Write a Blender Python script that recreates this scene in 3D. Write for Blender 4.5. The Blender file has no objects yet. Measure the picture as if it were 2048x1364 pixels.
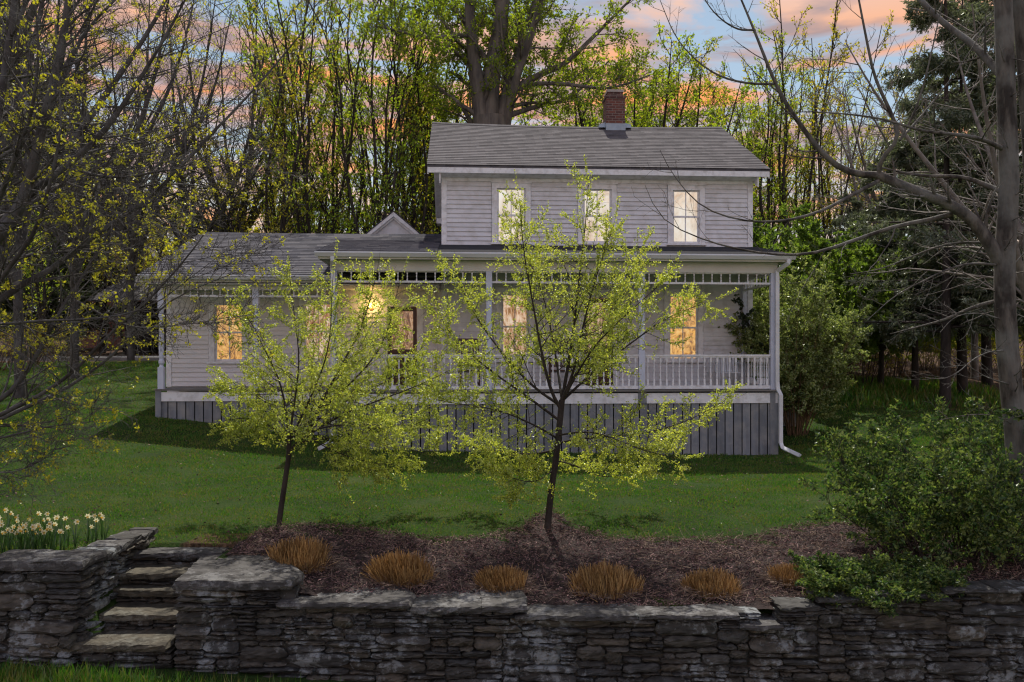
import bpy, math, random
import numpy as np
from mathutils import Matrix, Vector
rng = np.random.default_rng(7)
random.seed(7)
R = math.radians
SC = bpy.context.scene
COL = SC.collection

# ------------------------------------------------------------------ camera
F = 1700.0            # focal length in pixels of the 2048 px wide photograph
CAMZ = 2.2            # camera height above the ground at the house
cam_d = bpy.data.cameras.new('camera')
cam_d.sensor_width = 36.0
cam_d.lens = F / 2048 * 36.0
cam_d.shift_y = 28 / 2048
cam_d.clip_end = 3000
cam = bpy.data.objects.new('camera', cam_d)
cam.location = (0, 0, CAMZ)
cam.rotation_euler = (R(90), 0, 0)
COL.objects.link(cam)
SC.camera = cam

# ------------------------------------------------------------------ light
SUN_EL, SUN_AZ = R(59), R(3)         # behind the house, slightly to the right
world = bpy.data.worlds.new('World')
SC.world = world
world.use_nodes = True
wn, wl = world.node_tree.nodes, world.node_tree.links
wn.clear()
w_out = wn.new('ShaderNodeOutputWorld')
bg = wn.new('ShaderNodeBackground')
bg.inputs['Strength'].default_value = 0.12
sky = wn.new('ShaderNodeTexSky')
sky.sky_type = 'NISHITA'
sky.sun_disc = False
sky.sun_elevation = SUN_EL
sky.sun_rotation = SUN_AZ
sky.dust_density = 0.6
sky.ozone_density = 2.0
tc = wn.new('ShaderNodeTexCoord')
sep = wn.new('ShaderNodeSeparateXYZ')
wl.new(tc.outputs['Generated'], sep.inputs[0])
# pale dusk blue, warmer and yellower low down
base = wn.new('ShaderNodeValToRGB')
wl.new(sep.outputs['Z'], base.inputs[0])
cr = base.color_ramp
cr.elements[0].position = 0.0; cr.elements[0].color = (3.4, 3.5, 3.4, 1)
cr.elements[1].position = 1.0; cr.elements[1].color = (1.1, 1.9, 3.0, 1)
e = cr.elements.new(0.18); e.color = (4.0, 4.2, 3.6, 1)
e = cr.elements.new(0.27); e.color = (2.9, 3.7, 4.2, 1)
e = cr.elements.new(0.42); e.color = (2.3, 3.05, 3.8, 1)
mix0 = wn.new('ShaderNodeMixRGB'); mix0.inputs[0].default_value = 0.72
wl.new(sky.outputs[0], mix0.inputs[1]); wl.new(base.outputs[0], mix0.inputs[2])
mp = wn.new('ShaderNodeMapping')
mp.inputs['Scale'].default_value = (1.5, 1.5, 8.0)
mp.inputs['Rotation'].default_value = (0, R(9), 0)
mp.inputs['Location'].default_value = (0.35, 0.0, 0.25)
wl.new(tc.outputs['Generated'], mp.inputs[0])
nz = wn.new('ShaderNodeTexNoise')
nz.inputs['Scale'].default_value = 2.9; nz.inputs['Detail'].default_value = 7
nz.inputs['Roughness'].default_value = 0.55; nz.inputs['Distortion'].default_value = 0.5
wl.new(mp.outputs[0], nz.inputs['Vector'])
cm = wn.new('ShaderNodeValToRGB')
cm.color_ramp.elements[0].position = 0.445; cm.color_ramp.elements[0].color = (0, 0, 0, 1)
cm.color_ramp.elements[1].position = 0.565; cm.color_ramp.elements[1].color = (1, 1, 1, 1)
wl.new(nz.outputs[0], cm.inputs[0])
cc = wn.new('ShaderNodeValToRGB')
wl.new(sep.outputs['Z'], cc.inputs[0])
cc.color_ramp.elements[0].position = 0.10; cc.color_ramp.elements[0].color = (7.5, 3.9, 1.9, 1)
cc.color_ramp.elements[1].position = 0.6; cc.color_ramp.elements[1].color = (4.8, 3.9, 3.6, 1)
e = cc.color_ramp.elements.new(0.27); e.color = (7.0, 2.6, 0.95, 1)
e = cc.color_ramp.elements.new(0.31); e.color = (6.9, 2.9, 1.15, 1)
e = cc.color_ramp.elements.new(0.38); e.color = (5.6, 3.9, 3.3, 1)
mix1 = wn.new('ShaderNodeMixRGB')
nz2 = wn.new('ShaderNodeTexNoise'); nz2.inputs['Scale'].default_value = 4.2; nz2.inputs['Detail'].default_value = 6
wl.new(mp.outputs[0], nz2.inputs['Vector'])
gm = wn.new('ShaderNodeValToRGB'); gm.color_ramp.elements[0].position = 0.44; gm.color_ramp.elements[0].color = (0, 0, 0, 1)
gm.color_ramp.elements[1].position = 0.60; gm.color_ramp.elements[1].color = (.85, .85, .85, 1)
wl.new(nz2.outputs[0], gm.inputs[0])
mixg = wn.new('ShaderNodeMixRGB'); mixg.inputs[2].default_value = (2.3, 2.0, 2.25, 1)
wl.new(gm.outputs[0], mixg.inputs[0]); wl.new(cc.outputs[0], mixg.inputs[1])
wl.new(cm.outputs[0], mix1.inputs[0]); wl.new(mix0.outputs[0], mix1.inputs[1]); wl.new(mixg.outputs[0], mix1.inputs[2])
# sky behind the camera is boosted, an added fill for the house front
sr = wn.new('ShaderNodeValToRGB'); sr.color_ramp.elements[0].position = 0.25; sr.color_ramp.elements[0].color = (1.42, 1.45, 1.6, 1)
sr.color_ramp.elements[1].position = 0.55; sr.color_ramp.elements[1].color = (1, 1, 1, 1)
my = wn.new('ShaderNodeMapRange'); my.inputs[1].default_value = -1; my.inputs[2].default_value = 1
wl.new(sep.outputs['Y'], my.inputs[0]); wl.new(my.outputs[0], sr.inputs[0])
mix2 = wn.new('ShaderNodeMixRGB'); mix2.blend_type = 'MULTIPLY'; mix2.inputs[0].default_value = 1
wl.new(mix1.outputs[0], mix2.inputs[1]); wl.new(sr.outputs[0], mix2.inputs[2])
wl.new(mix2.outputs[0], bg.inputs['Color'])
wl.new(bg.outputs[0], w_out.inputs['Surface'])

sun_d = bpy.data.lights.new('sun', 'SUN')
sun_d.energy = 4.2
sun_d.angle = R(0.6)
sun_d.color = (1.0, 0.93, 0.82)
sun = bpy.data.objects.new('sun', sun_d)
# light travels from behind the house (+Y) towards the camera
sun.rotation_euler = Vector((-math.sin(SUN_AZ) * math.cos(SUN_EL), -math.cos(SUN_AZ) * math.cos(SUN_EL), -math.sin(SUN_EL))).to_track_quat('-Z', 'Y').to_euler()
COL.objects.link(sun)
SC.view_settings.view_transform = 'Standard'
SC.view_settings.look = 'None'
SC.view_settings.gamma = 1
SC.view_settings.exposure = 0.38
SC.cycles.filter_width = 1.2
SC.cycles.max_bounces = 6
SC.cycles.transparent_max_bounces = 8

# ------------------------------------------------------------------ materials
def _nt(name):
    m = bpy.data.materials.new(name); m.use_nodes = True
    nt = m.node_tree; nt.nodes.clear()
    out = nt.nodes.new('ShaderNodeOutputMaterial')
    return m, nt.nodes, nt.links, out

def ramp(n, l, fac, stops):
    r = n.new('ShaderNodeValToRGB')
    els = r.color_ramp.elements
    while len(els) > 1: els.remove(els[-1])
    for i, (p, c) in enumerate(stops):
        e = els[0] if i == 0 else els.new(p)
        e.position = p; e.color = tuple(c) + (1,)
    l.new(fac, r.inputs[0])
    return r.outputs[0]

def noise(n, l, scale, detail=5, vec=None, rough=0.55, sc3=None, dist=0):
    t = n.new('ShaderNodeTexNoise')
    t.inputs['Scale'].default_value = scale; t.inputs['Detail'].default_value = detail
    t.inputs['Roughness'].default_value = rough; t.inputs['Distortion'].default_value = dist
    if vec is None:
        vec = n.new('ShaderNodeTexCoord').outputs['Object']
    if sc3:
        m = n.new('ShaderNodeMapping'); m.inputs['Scale'].default_value = sc3
        l.new(vec, m.inputs[0]); vec = m.outputs[0]
    l.new(vec, t.inputs['Vector'])
    return t.outputs[0]

def mixc(n, l, fac, a, b, mode='MIX'):
    m = n.new('ShaderNodeMixRGB'); m.blend_type = mode
    for i, v in ((0, fac), (1, a), (2, b)):
        if hasattr(v, 'links'): l.new(v, m.inputs[i])
        elif i == 0: m.inputs[0].default_value = v
        else: m.inputs[i].default_value = tuple(v) + (1,)
    return m.outputs[0]

def mat(name, c1, c2=None, scale=4.0, rough=0.7, bump=0.0, bscale=40.0, sc3=None, isl=0.0, spec=0.3, stops=(0.35, 0.65), fine=None, bsc3=None):
    """plain surface: two colours through noise, optional per-piece variation and bump"""
    m, n, l, out = _nt(name)
    b = n.new('ShaderNodeBsdfPrincipled')
    b.inputs['Roughness'].default_value = rough
    b.inputs['Specular IOR Level'].default_value = spec
    if c2 is None: c2 = tuple(x * 0.8 for x in c1)
    col = ramp(n, l, noise(n, l, scale, 6, sc3=sc3), [(stops[0], c1), (stops[1], c2)])
    if fine:
        col = mixc(n, l, ramp(n, l, noise(n, l, fine[0], 4), [(0.45, (0, 0, 0)), (0.7, (1, 1, 1))]), col, fine[1])
    if isl:
        g = n.new('ShaderNodeNewGeometry')
        v = n.new('ShaderNodeMapRange'); v.inputs[3].default_value = 1 - isl; v.inputs[4].default_value = 1 + isl
        l.new(g.outputs['Random Per Island'], v.inputs[0])
        h = n.new('ShaderNodeHueSaturation'); l.new(v.outputs[0], h.inputs['Value']); l.new(col, h.inputs['Color'])
        col = h.outputs[0]
    l.new(col, b.inputs['Base Color'])
    if bump:
        bp = n.new('ShaderNodeBump'); bp.inputs['Strength'].default_value = bump; bp.inputs['Distance'].default_value = 0.02
        l.new(noise(n, l, bscale, 6, sc3=bsc3), bp.inputs['Height']); l.new(bp.outputs[0], b.inputs['Normal'])
    l.new(b.outputs[0], out.inputs['Surface'])
    return m

def leafmat(name, cols, trans=0.5, gloss=0.06, tmul=(1.5, 1.5, 0.8), clump=0.6):
    """thin leaves: reflect and let light through; each leaf has a tone of its own, clumps drift"""
    m, n, l, out = _nt(name)
    g = n.new('ShaderNodeNewGeometry')
    k = len(cols)
    a = n.new('ShaderNodeMath'); a.operation = 'ADD'
    s = n.new('ShaderNodeMath'); s.operation = 'MULTIPLY'; s.inputs[1].default_value = 0.6
    l.new(g.outputs['Random Per Island'], s.inputs[0])
    s2 = n.new('ShaderNodeMath'); s2.operation = 'MULTIPLY'; s2.inputs[1].default_value = 0.6
    l.new(noise(n, l, clump, 2), s2.inputs[0])
    l.new(s.outputs[0], a.inputs[0]); l.new(s2.outputs[0], a.inputs[1])
    col = ramp(n, l, a.outputs[0], [(0.15 + 0.7 * i / max(1, k - 1), c) for i, c in enumerate(cols)])
    d = n.new('ShaderNodeBsdfDiffuse'); l.new(col, d.inputs[0])
    t = n.new('ShaderNodeBsdfTranslucent')
    l.new(mixc(n, l, 1.0, col, tmul, 'MULTIPLY'), t.inputs[0])
    mx = n.new('ShaderNodeMixShader'); mx.inputs[0].default_value = trans
    l.new(d.outputs[0], mx.inputs[1]); l.new(t.outputs[0], mx.inputs[2])
    gl = n.new('ShaderNodeBsdfGlossy'); gl.inputs['Roughness'].default_value = 0.35
    gl.inputs[0].default_value = (0.9, 0.95, 0.9, 1)
    m2 = n.new('ShaderNodeMixShader'); m2.inputs[0].default_value = gloss
    l.new(mx.outputs[0], m2.inputs[1]); l.new(gl.outputs[0], m2.inputs[2])
    l.new(m2.outputs[0], out.inputs['Surface'])
    return m

def shingles(name, c1, c2, c3, roww, rowh, streak=.2, y0=0.0):
    m, n, l, out = _nt(name)
    co = n.new('ShaderNodeTexCoord').outputs['Object']
    mp = n.new('ShaderNodeMapping'); l.new(co, mp.inputs[0]); mp.inputs['Location'].default_value = (0, -y0, 0)
    br = n.new('ShaderNodeTexBrick'); br.offset = 0.37; br.offset_frequency = 2
    br.inputs['Scale'].default_value = 1.0
    br.inputs['Brick Width'].default_value = roww; br.inputs['Row Height'].default_value = rowh
    br.inputs['Mortar Size'].default_value = 0.0; br.inputs['Bias'].default_value = 0.0
    br.inputs['Color1'].default_value = (0, 0, 0, 1); br.inputs['Color2'].default_value = (1, 1, 1, 1)
    br.inputs['Mortar'].default_value = (0, 0, 0, 1)
    l.new(mp.outputs[0], br.inputs['Vector'])
    tab = ramp(n, l, br.outputs['Color'], [(0.0, c1), (0.5, c2), (1.0, c3)])
    col = mixc(n, l, ramp(n, l, noise(n, l, 0.7, 5), [(0.42, (0, 0, 0)), (0.62, (1, 1, 1))]), tab, mixc(n, l, streak, tab, c3))
    col = mixc(n, l, ramp(n, l, noise(n, l, 55, 3), [(0.4, (0, 0, 0)), (0.75, (.5, .5, .5))]), col, c3)
    b = n.new('ShaderNodeBsdfPrincipled'); b.inputs['Roughness'].default_value = 0.9
    b.inputs['Specular IOR Level'].default_value = 0.15
    l.new(col, b.inputs['Base Color'])
    bp = n.new('ShaderNodeBump'); bp.inputs['Strength'].default_value = 0.5; bp.inputs['Distance'].default_value = 0.02
    l.new(noise(n, l, 60, 5), bp.inputs['Height']); l.new(bp.outputs[0], b.inputs['Normal'])
    l.new(b.outputs[0], out.inputs['Surface'])
    return m

def brickmat(name):
    m, n, l, out = _nt(name)
    co = n.new('ShaderNodeTexCoord').outputs['Object']
    s = n.new('ShaderNodeSeparateXYZ'); l.new(co, s.inputs[0])
    a = n.new('ShaderNodeMath'); a.operation = 'ADD'; l.new(s.outputs[0], a.inputs[0]); l.new(s.outputs[1], a.inputs[1])
    c = n.new('ShaderNodeCombineXYZ'); l.new(a.outputs[0], c.inputs[0]); l.new(s.outputs[2], c.inputs[1])
    br = n.new('ShaderNodeTexBrick')
    br.inputs['Scale'].default_value = 1.0
    br.inputs['Brick Width'].default_value = 0.2; br.inputs['Row Height'].default_value = 0.072
    br.inputs['Mortar Size'].default_value = 0.008
    br.inputs['Color1'].default_value = (0.16, 0.05, 0.035, 1); br.inputs['Color2'].default_value = (0.075, 0.03, 0.028, 1)
    br.inputs['Mortar'].default_value = (0.21, 0.17, 0.15, 1)
    l.new(c.outputs[0], br.inputs['Vector'])
    col = mixc(n, l, ramp(n, l, noise(n, l, 6, 5), [(0.45, (0, 0, 0)), (0.7, (.6, .6, .6))]), br.outputs['Color'], (0.06, 0.045, 0.04))
    b = n.new('ShaderNodeBsdfPrincipled'); b.inputs['Roughness'].default_value = 0.9
    l.new(col, b.inputs['Base Color'])
    bp = n.new('ShaderNodeBump'); bp.inputs['Strength'].default_value = 0.6; bp.inputs['Distance'].default_value = 0.01
    inv = n.new('ShaderNodeMath'); inv.operation = 'SUBTRACT'; inv.inputs[0].default_value = 1; l.new(br.outputs['Fac'], inv.inputs[1])
    l.new(inv.outputs[0], bp.inputs['Height']); l.new(bp.outputs[0], b.inputs['Normal'])
    l.new(b.outputs[0], out.inputs['Surface'])
    return m

def litmat(name, stops, scale, strength, sc3=None, dist=1.0):
    """a lit room seen through the glass: warm patches"""
    m, n, l, out = _nt(name)
    col = ramp(n, l, noise(n, l, scale, 6, sc3=sc3, dist=dist, rough=0.65), stops)
    e = n.new('ShaderNodeEmission'); e.inputs[1].default_value = strength
    l.new(col, e.inputs[0]); l.new(e.outputs[0], out.inputs['Surface'])
    return m

def glassmat(name):
    m, n, l, out = _nt(name)
    t = n.new('ShaderNodeBsdfTransparent'); t.inputs[0].default_value = (0.93, 0.95, 0.95, 1)
    g = n.new('ShaderNodeBsdfGlossy'); g.inputs['Roughness'].default_value = 0.03
    bp = n.new('ShaderNodeBump'); bp.inputs['Strength'].default_value = 0.15; bp.inputs['Distance'].default_value = 0.02
    l.new(noise(n, l, 2.5, 2), bp.inputs['Height']); l.new(bp.outputs[0], g.inputs['Normal'])
    f = n.new('ShaderNodeFresnel'); f.inputs[0].default_value = 1.6
    mx = n.new('ShaderNodeMixShader'); l.new(f.outputs[0], mx.inputs[0])
    l.new(t.outputs[0], mx.inputs[1]); l.new(g.outputs[0], mx.inputs[2])
    l.new(mx.outputs[0], out.inputs['Surface'])
    return m

MT = {}
MT['siding'] = mat('siding_paint', (0.68, 0.69, 0.73), (0.60, 0.605, 0.64), 1.3, 0.6, 0.08, 30, sc3=(.4, 1, 2), isl=0.03, fine=(5, (0.52, 0.52, 0.53)))
MT['wingside'] = mat('wing_siding_paint', (0.70, 0.69, 0.70), (0.62, 0.61, 0.62), 1.3, 0.55, 0.15, 30, sc3=(.4, 1, 3), isl=0.03)
MT['trim'] = mat('trim_paint', (0.78, 0.79, 0.82), (0.70, 0.71, 0.75), 2.0, 0.5, 0.1, 25, fine=(7, (0.55, 0.55, 0.56)))
MT['cornice'] = mat('cornice_paint', (0.62, 0.62, 0.58), (0.54, 0.54, 0.51), 2.0, 0.6, 0.1, 25)
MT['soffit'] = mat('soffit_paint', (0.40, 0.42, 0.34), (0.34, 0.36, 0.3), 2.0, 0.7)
MT['gutter'] = mat('gutter_metal', (0.66, 0.68, 0.72), (0.55, 0.57, 0.6), 3.0, 0.35, 0.05, 15, sc3=(.3, 1, 1), spec=0.5)
MT['skirt'] = mat('skirt_boards', (0.20, 0.215, 0.245), (0.15, 0.16, 0.18), 3.0, 0.75, 0.25, 30, sc3=(3, 3, .4), isl=0.12, bsc3=(1, 1, .1), fine=(5, (0.26, 0.26, 0.26)))
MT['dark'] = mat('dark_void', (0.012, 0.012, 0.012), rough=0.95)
MT['deck'] = mat('deck_boards', (0.19, 0.18, 0.175), (0.13, 0.125, 0.12), 4.0, 0.7, 0.2, 20, sc3=(.3, 3, 1))
MT['porchpost'] = mat('post_paint', (0.56, 0.60, 0.72), (0.50, 0.54, 0.65), 3.0, 0.5, 0.1, 30)
SHINGLE = {}
SHINGLE['roof'] = ('roof_shingles', (0.056, 0.053, 0.060), (0.084, 0.079, 0.087), (0.125, 0.118, 0.127), 0.22)
SHINGLE['wingroof'] = ('wing_roof_shingles', (0.022, 0.024, 0.038), (0.050, 0.051, 0.070), (0.115, 0.112, 0.125), 0.26)
MT['wingroof'] = shingles(*SHINGLE['wingroof'], 0.134, .4)
MT['rolled'] = mat('rolled_roofing', (0.045, 0.045, 0.05), rough=1.0, spec=0.05)
MT['brick'] = brickmat('chimney_brick')
MT['flash'] = mat('flashing_metal', (0.33, 0.40, 0.47), (0.25, 0.31, 0.38), 5, 0.45, spec=0.5)
MT['concrete'] = mat('chimney_cap', (0.38, 0.34, 0.32), rough=0.9, bump=.3)
MT['glass'] = glassmat('window_glass')
MT['cream'] = litmat('cream_lit_curtain', [(0.36, (0.62, 0.45, 0.33)), (0.48, (0.86, 0.70, 0.56)), (0.62, (0.95, 0.84, 0.75))], 1.5, 0.84, sc3=(1.4, 1, .9), dist=0.6)
MT['amber'] = litmat('amber_lit_room', [(0.36, (0.20, 0.07, 0.012)), (0.45, (0.66, 0.29, 0.05)), (0.55, (0.98, 0.50, 0.12)), (0.68, (1.0, 0.66, 0.26))], 4.5, 0.75, sc3=(1.3, 1, 1), dist=1.8)
MT['pinklit'] = litmat('pink_lit_room', [(0.36, (0.17, 0.06, 0.025)), (0.47, (0.55, 0.27, 0.13)), (0.56, (0.95, 0.66, 0.46)), (0.68, (1.0, 0.82, 0.68))], 4.0, 0.68, sc3=(1.6, 1, .6), dist=1.6)
MT['doorlit'] = litmat('door_glow', [(0.38, (0.10, 0.035, 0.02)), (0.50, (0.34, 0.16, 0.08)), (0.60, (0.75, 0.45, 0.26)), (0.70, (0.9, 0.7, 0.55))], 5.0, 0.6, sc3=(1.6, 1, .7), dist=1.6)
MT['redwood'] = mat('red_brown_wood', (0.075, 0.022, 0.014), (0.04, 0.013, 0.01), 6, 0.4, 0.1, 40, sc3=(5, 5, .5), spec=.5)
MT['resin'] = mat('white_resin', (0.55, 0.56, 0.60), rough=0.4)
MT['brass'] = mat('brass_metal', (0.35, 0.22, 0.08), rough=0.35, spec=.6)
MT['bark'] = mat('grey_bark', (0.135, 0.122, 0.108), (0.035, 0.030, 0.027), 9, 0.9, 1.0, 30, sc3=(1, 1, .3), fine=(2.2, (0.16, 0.16, 0.15)), stops=(.38, .60), bsc3=(1, 1, .25))
MT['barkmaple'] = mat('dark_grey_bark', (0.085, 0.078, 0.075), (0.035, 0.031, 0.030), 5, 0.85, 0.8, 25, sc3=(1, 1, .3), fine=(2.5, (0.12, 0.12, 0.12)), bsc3=(1, 1, .2))
MT['barkdark'] = mat('dark_bark', (0.055, 0.045, 0.038), (0.025, 0.02, 0.018), 8, 0.9, 0.7, 30, sc3=(1, 1, .3))
MT['barkred'] = mat('apple_bark', (0.05, 0.040, 0.036), (0.024, 0.019, 0.018), 10, 0.85, 0.6, 40, sc3=(1, 1, .3))
MT['barkbig'] = mat('furrowed_bark', (0.17, 0.15, 0.13), (0.07, 0.062, 0.06), 3, 0.95, 1.0, 9, sc3=(1.5, 1.5, .3), bsc3=(1.5, 1.5, .22))
MT['twiggrey'] = mat('pale_grey_twigs', (0.20, 0.18, 0.16), (0.10, 0.085, 0.075), 5, 0.85, spec=.4)
MT['stem'] = mat('tan_stems', (0.17, 0.105, 0.055), (0.08, 0.05, 0.03), 4, 0.85, isl=.2)
MT['L_apple'] = leafmat('apple_leaf', [(0.16, 0.23, 0.035), (0.32, 0.41, 0.07), (0.54, 0.60, 0.18)], 0.57, 0.05, (1.5, 1.38, .5), 2.5)
MT['L_maple'] = leafmat('maple_leaf', [(0.16, 0.17, 0.018), (0.32, 0.33, 0.03), (0.46, 0.42, 0.05)], 0.55, 0.04, (1.4, 1.4, .45), 0.8)
MT['L_thin'] = leafmat('thicket_leaf', [(0.10, 0.17, 0.02), (0.20, 0.30, 0.032), (0.36, 0.42, 0.06)], 0.6, 0.02, (1.5, 1.5, .5), 0.25)
MT['L_gold'] = leafmat('golden_leaf', [(0.13, 0.16, 0.02), (0.28, 0.29, 0.032), (0.44, 0.38, 0.055)], 0.6, 0.02, (1.5, 1.4, .45), 0.25)
MT['L_big'] = leafmat('big_tree_leaf', [(0.08, 0.13, 0.016), (0.16, 0.23, 0.026), (0.28, 0.33, 0.04)], 0.6, 0.02, (1.5, 1.5, .5), 0.3)
MT['L_con'] = leafmat('evergreen_needles', [(0.022, 0.036, 0.016), (0.048, 0.068, 0.028), (0.10, 0.115, 0.05)], 0.3, 0.04, (1.2, 1.3, .7), 0.5)
MT['L_hem'] = leafmat('hemlock_needles', [(0.04, 0.060, 0.034), (0.095, 0.118, 0.068), (0.22, 0.235, 0.165)], 0.35, 0.06, (1.2, 1.3, .8), 0.5)
MT['L_lilac'] = leafmat('lilac_leaf', [(0.05, 0.08, 0.02), (0.14, 0.19, 0.05), (0.34, 0.38, 0.18)], 0.45, 0.04, (1.4, 1.45, .7), 1.2)
MT['L_shrub'] = leafmat('shrub_leaf', [(0.016, 0.042, 0.014), (0.045, 0.090, 0.028), (0.19, 0.23, 0.07)], 0.42, 0.022, (1.35, 1.5, .7), 3.0)
MT['L_bright'] = leafmat('bright_leaf', [(0.06, 0.115, 0.022), (0.12, 0.185, 0.036), (0.20, 0.26, 0.06)], 0.5, 0.03, (1.4, 1.5, .6), 0.3)
MT['L_dark'] = leafmat('dark_creeper_leaf', [(0.01, 0.02, 0.01), (0.02, 0.035, 0.015), (0.03, 0.05, 0.02)], 0.2, 0.08)
MT['grass'] = leafmat('grass_blade', [(0.018, 0.068, 0.008), (0.042, 0.135, 0.014), (0.070, 0.175, 0.020), (0.115, 0.170, 0.032), (0.19, 0.165, 0.055)], 0.4, 0.02, (1.15, 1.4, .5), 1.3)
MT['straw'] = leafmat('straw_blade', [(0.11, 0.062, 0.025), (0.27, 0.155, 0.058), (0.55, 0.38, 0.17)], 0.33, 0.03, (1.2, 1.1, .7), 4)
MT['chips'] = mat('mulch_chips', (0.19, 0.115, 0.108), (0.07, 0.038, 0.038), 9, 0.75, isl=0.9)
MT['twigs'] = mat('dry_twigs', (0.22, 0.16, 0.12), (0.12, 0.08, 0.06), 3, 0.9, isl=0.5)
MT['mulch'] = mat('mulch_soil', (0.038, 0.024, 0.022), (0.018, 0.012, 0.012), 14, 0.95, 1.0, 60)
MT['daffleaf'] = leafmat('daffodil_leaf', [(0.025, 0.07, 0.02), (0.05, 0.11, 0.03)], 0.3, 0.06)
MT['petal'] = leafmat('cream_petal', [(0.66, 0.62, 0.42), (0.80, 0.78, 0.60)], 0.4, 0.03, (1.1, 1.1, .95))
MT['corona'] = leafmat('yellow_corona', [(0.62, 0.38, 0.05), (0.72, 0.48, 0.08)], 0.4, 0.03, (1.1, 1.0, .6))
MT['shedwood'] = mat('shed_boards', (0.032, 0.027, 0.026), (0.014, 0.012, 0.012), 4, 0.9, .5, 20, sc3=(3, 3, .3))
MT['shedroof'] = mat('shed_roof_boards', (0.085, 0.08, 0.088), (0.045, 0.04, 0.045), 3, 0.85, .5, 12, sc3=(3, .3, 1))
MT['salmon'] = mat('salmon_boards', (0.42, 0.20, 0.16), (0.30, 0.13, 0.10), 3, 0.9, .3, 20, sc3=(4, 4, .3))
MT['road'] = mat('asphalt', (0.10, 0.10, 0.11), (0.07, 0.07, 0.078), 2, 0.9, .3, 80)
MT['kerb'] = mat('kerb_stone', (0.24, 0.24, 0.24), (0.17, 0.17, 0.17), 2, 0.9)

def stonemat(name, a, b, c, lich=(0.13, 0.14, 0.13), top=0.0):
    m, n, l, out = _nt(name)
    g = n.new('ShaderNodeNewGeometry')
    co = n.new('ShaderNodeTexCoord').outputs['Object']
    isl = ramp(n, l, g.outputs['Random Per Island'], [(0, a), (0.5, b), (1.0, c)])
    col = mixc(n, l, ramp(n, l, noise(n, l, 7, 7, co, sc3=(1, 1, 2.4)), [(0.38, (0, 0, 0)), (0.62, (1, 1, 1))]), isl, mixc(n, l, 0.6, isl, (0.012, 0.011, 0.010)))
    vo = n.new('ShaderNodeTexNoise'); vo.inputs['Scale'].default_value = 11; vo.inputs['Detail'].default_value = 8; vo.inputs['Roughness'].default_value = .7
    l.new(co, vo.inputs['Vector'])
    big = noise(n, l, 1.7, 3, co)
    mul = n.new('ShaderNodeMath'); mul.operation = 'MULTIPLY'; l.new(vo.outputs[0], mul.inputs[0]); l.new(big, mul.inputs[1])
    lf = ramp(n, l, mul.outputs[0], [(0.27, (0, 0, 0)), (0.34, (.75, .75, .75))])
    col = mixc(n, l, lf, col, lich)
    b_ = n.new('ShaderNodeBsdfPrincipled'); b_.inputs['Roughness'].default_value = 0.85; b_.inputs['Specular IOR Level'].default_value = .25
    l.new(col, b_.inputs['Base Color'])
    bp = n.new('ShaderNodeBump'); bp.inputs['Strength'].default_value = 1.0; bp.inputs['Distance'].default_value = 0.02
    l.new(noise(n, l, 14, 9, co, sc3=(1, 1, 2.6), rough=.65), bp.inputs['Height']); l.new(bp.outputs[0], b_.inputs['Normal'])
    l.new(b_.outputs[0], out.inputs['Surface'])
    return m
MT['stone'] = stonemat('wall_stone', (0.092, 0.084, 0.070), (0.060, 0.061, 0.062), (0.115, 0.100, 0.080), (0.25, 0.27, 0.28))
MT['cap'] = stonemat('cap_stone', (0.095, 0.090, 0.088), (0.070, 0.068, 0.068), (0.115, 0.105, 0.098), (0.18, 0.18, 0.18))
MT['tread'] = stonemat('step_stone', (0.11, 0.095, 0.068), (0.09, 0.08, 0.06), (0.12, 0.10, 0.07), (0.15, 0.145, 0.12))

# lawn and forest floor share one ground sheet
def groundmat():
    m, n, l, out = _nt('ground_cover')
    co = n.new('ShaderNodeTexCoord').outputs['Object']
    grass = ramp(n, l, noise(n, l, 0.55, 6, co, rough=.65), [(0.36, (0.015, 0.036, 0.008)), (0.5, (0.024, 0.055, 0.011)), (0.66, (0.05, 0.075, 0.018))])
    grass = mixc(n, l, ramp(n, l, noise(n, l, 22, 5, co), [(0.4, (0, 0, 0)), (0.75, (.8, .8, .8))]), grass, (0.06, 0.078, 0.025))
    dirt = ramp(n, l, noise(n, l, 9, 7, co), [(0.35, (0.045, 0.028, 0.018)), (0.65, (0.12, 0.075, 0.048))])
    at = n.new('ShaderNodeAttribute'); at.attribute_name = 'litter'
    ad = n.new('ShaderNodeMath'); ad.operation = 'ADD'
    nn = n.new('ShaderNodeMapRange'); nn.inputs[3].default_value = -.35; nn.inputs[4].default_value = .35
    l.new(noise(n, l, 1.3, 6, co), nn.inputs[0]); l.new(at.outputs['Fac'], ad.inputs[0]); l.new(nn.outputs[0], ad.inputs[1])
    f = ramp(n, l, ad.outputs[0], [(0.42, (0, 0, 0)), (0.6, (1, 1, 1))])
    col = mixc(n, l, f, grass, dirt)
    b = n.new('ShaderNodeBsdfPrincipled'); b.inputs['Roughness'].default_value = 0.95; b.inputs['Specular IOR Level'].default_value = .1
    l.new(col, b.inputs['Base Color'])
    bp = n.new('ShaderNodeBump'); bp.inputs['Strength'].default_value = 1.0; bp.inputs['Distance'].default_value = 0.05
    l.new(noise(n, l, 30, 6, co, rough=.7), bp.inputs['Height']); l.new(bp.outputs[0], b.inputs['Normal'])
    l.new(b.outputs[0], out.inputs['Surface'])
    return m
MT['ground'] = groundmat()

# ------------------------------------------------------------------ mesh helpers
def put(o, parent=None):
    COL.objects.link(o)
    if parent is not None: o.parent = parent
    return o

def tag(o, label=None, cat=None, group=None, kind=None):
    if label: o['label'] = label
    if cat: o['category'] = cat
    if group: o['group'] = group
    if kind: o['kind'] = kind
    return o

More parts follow.
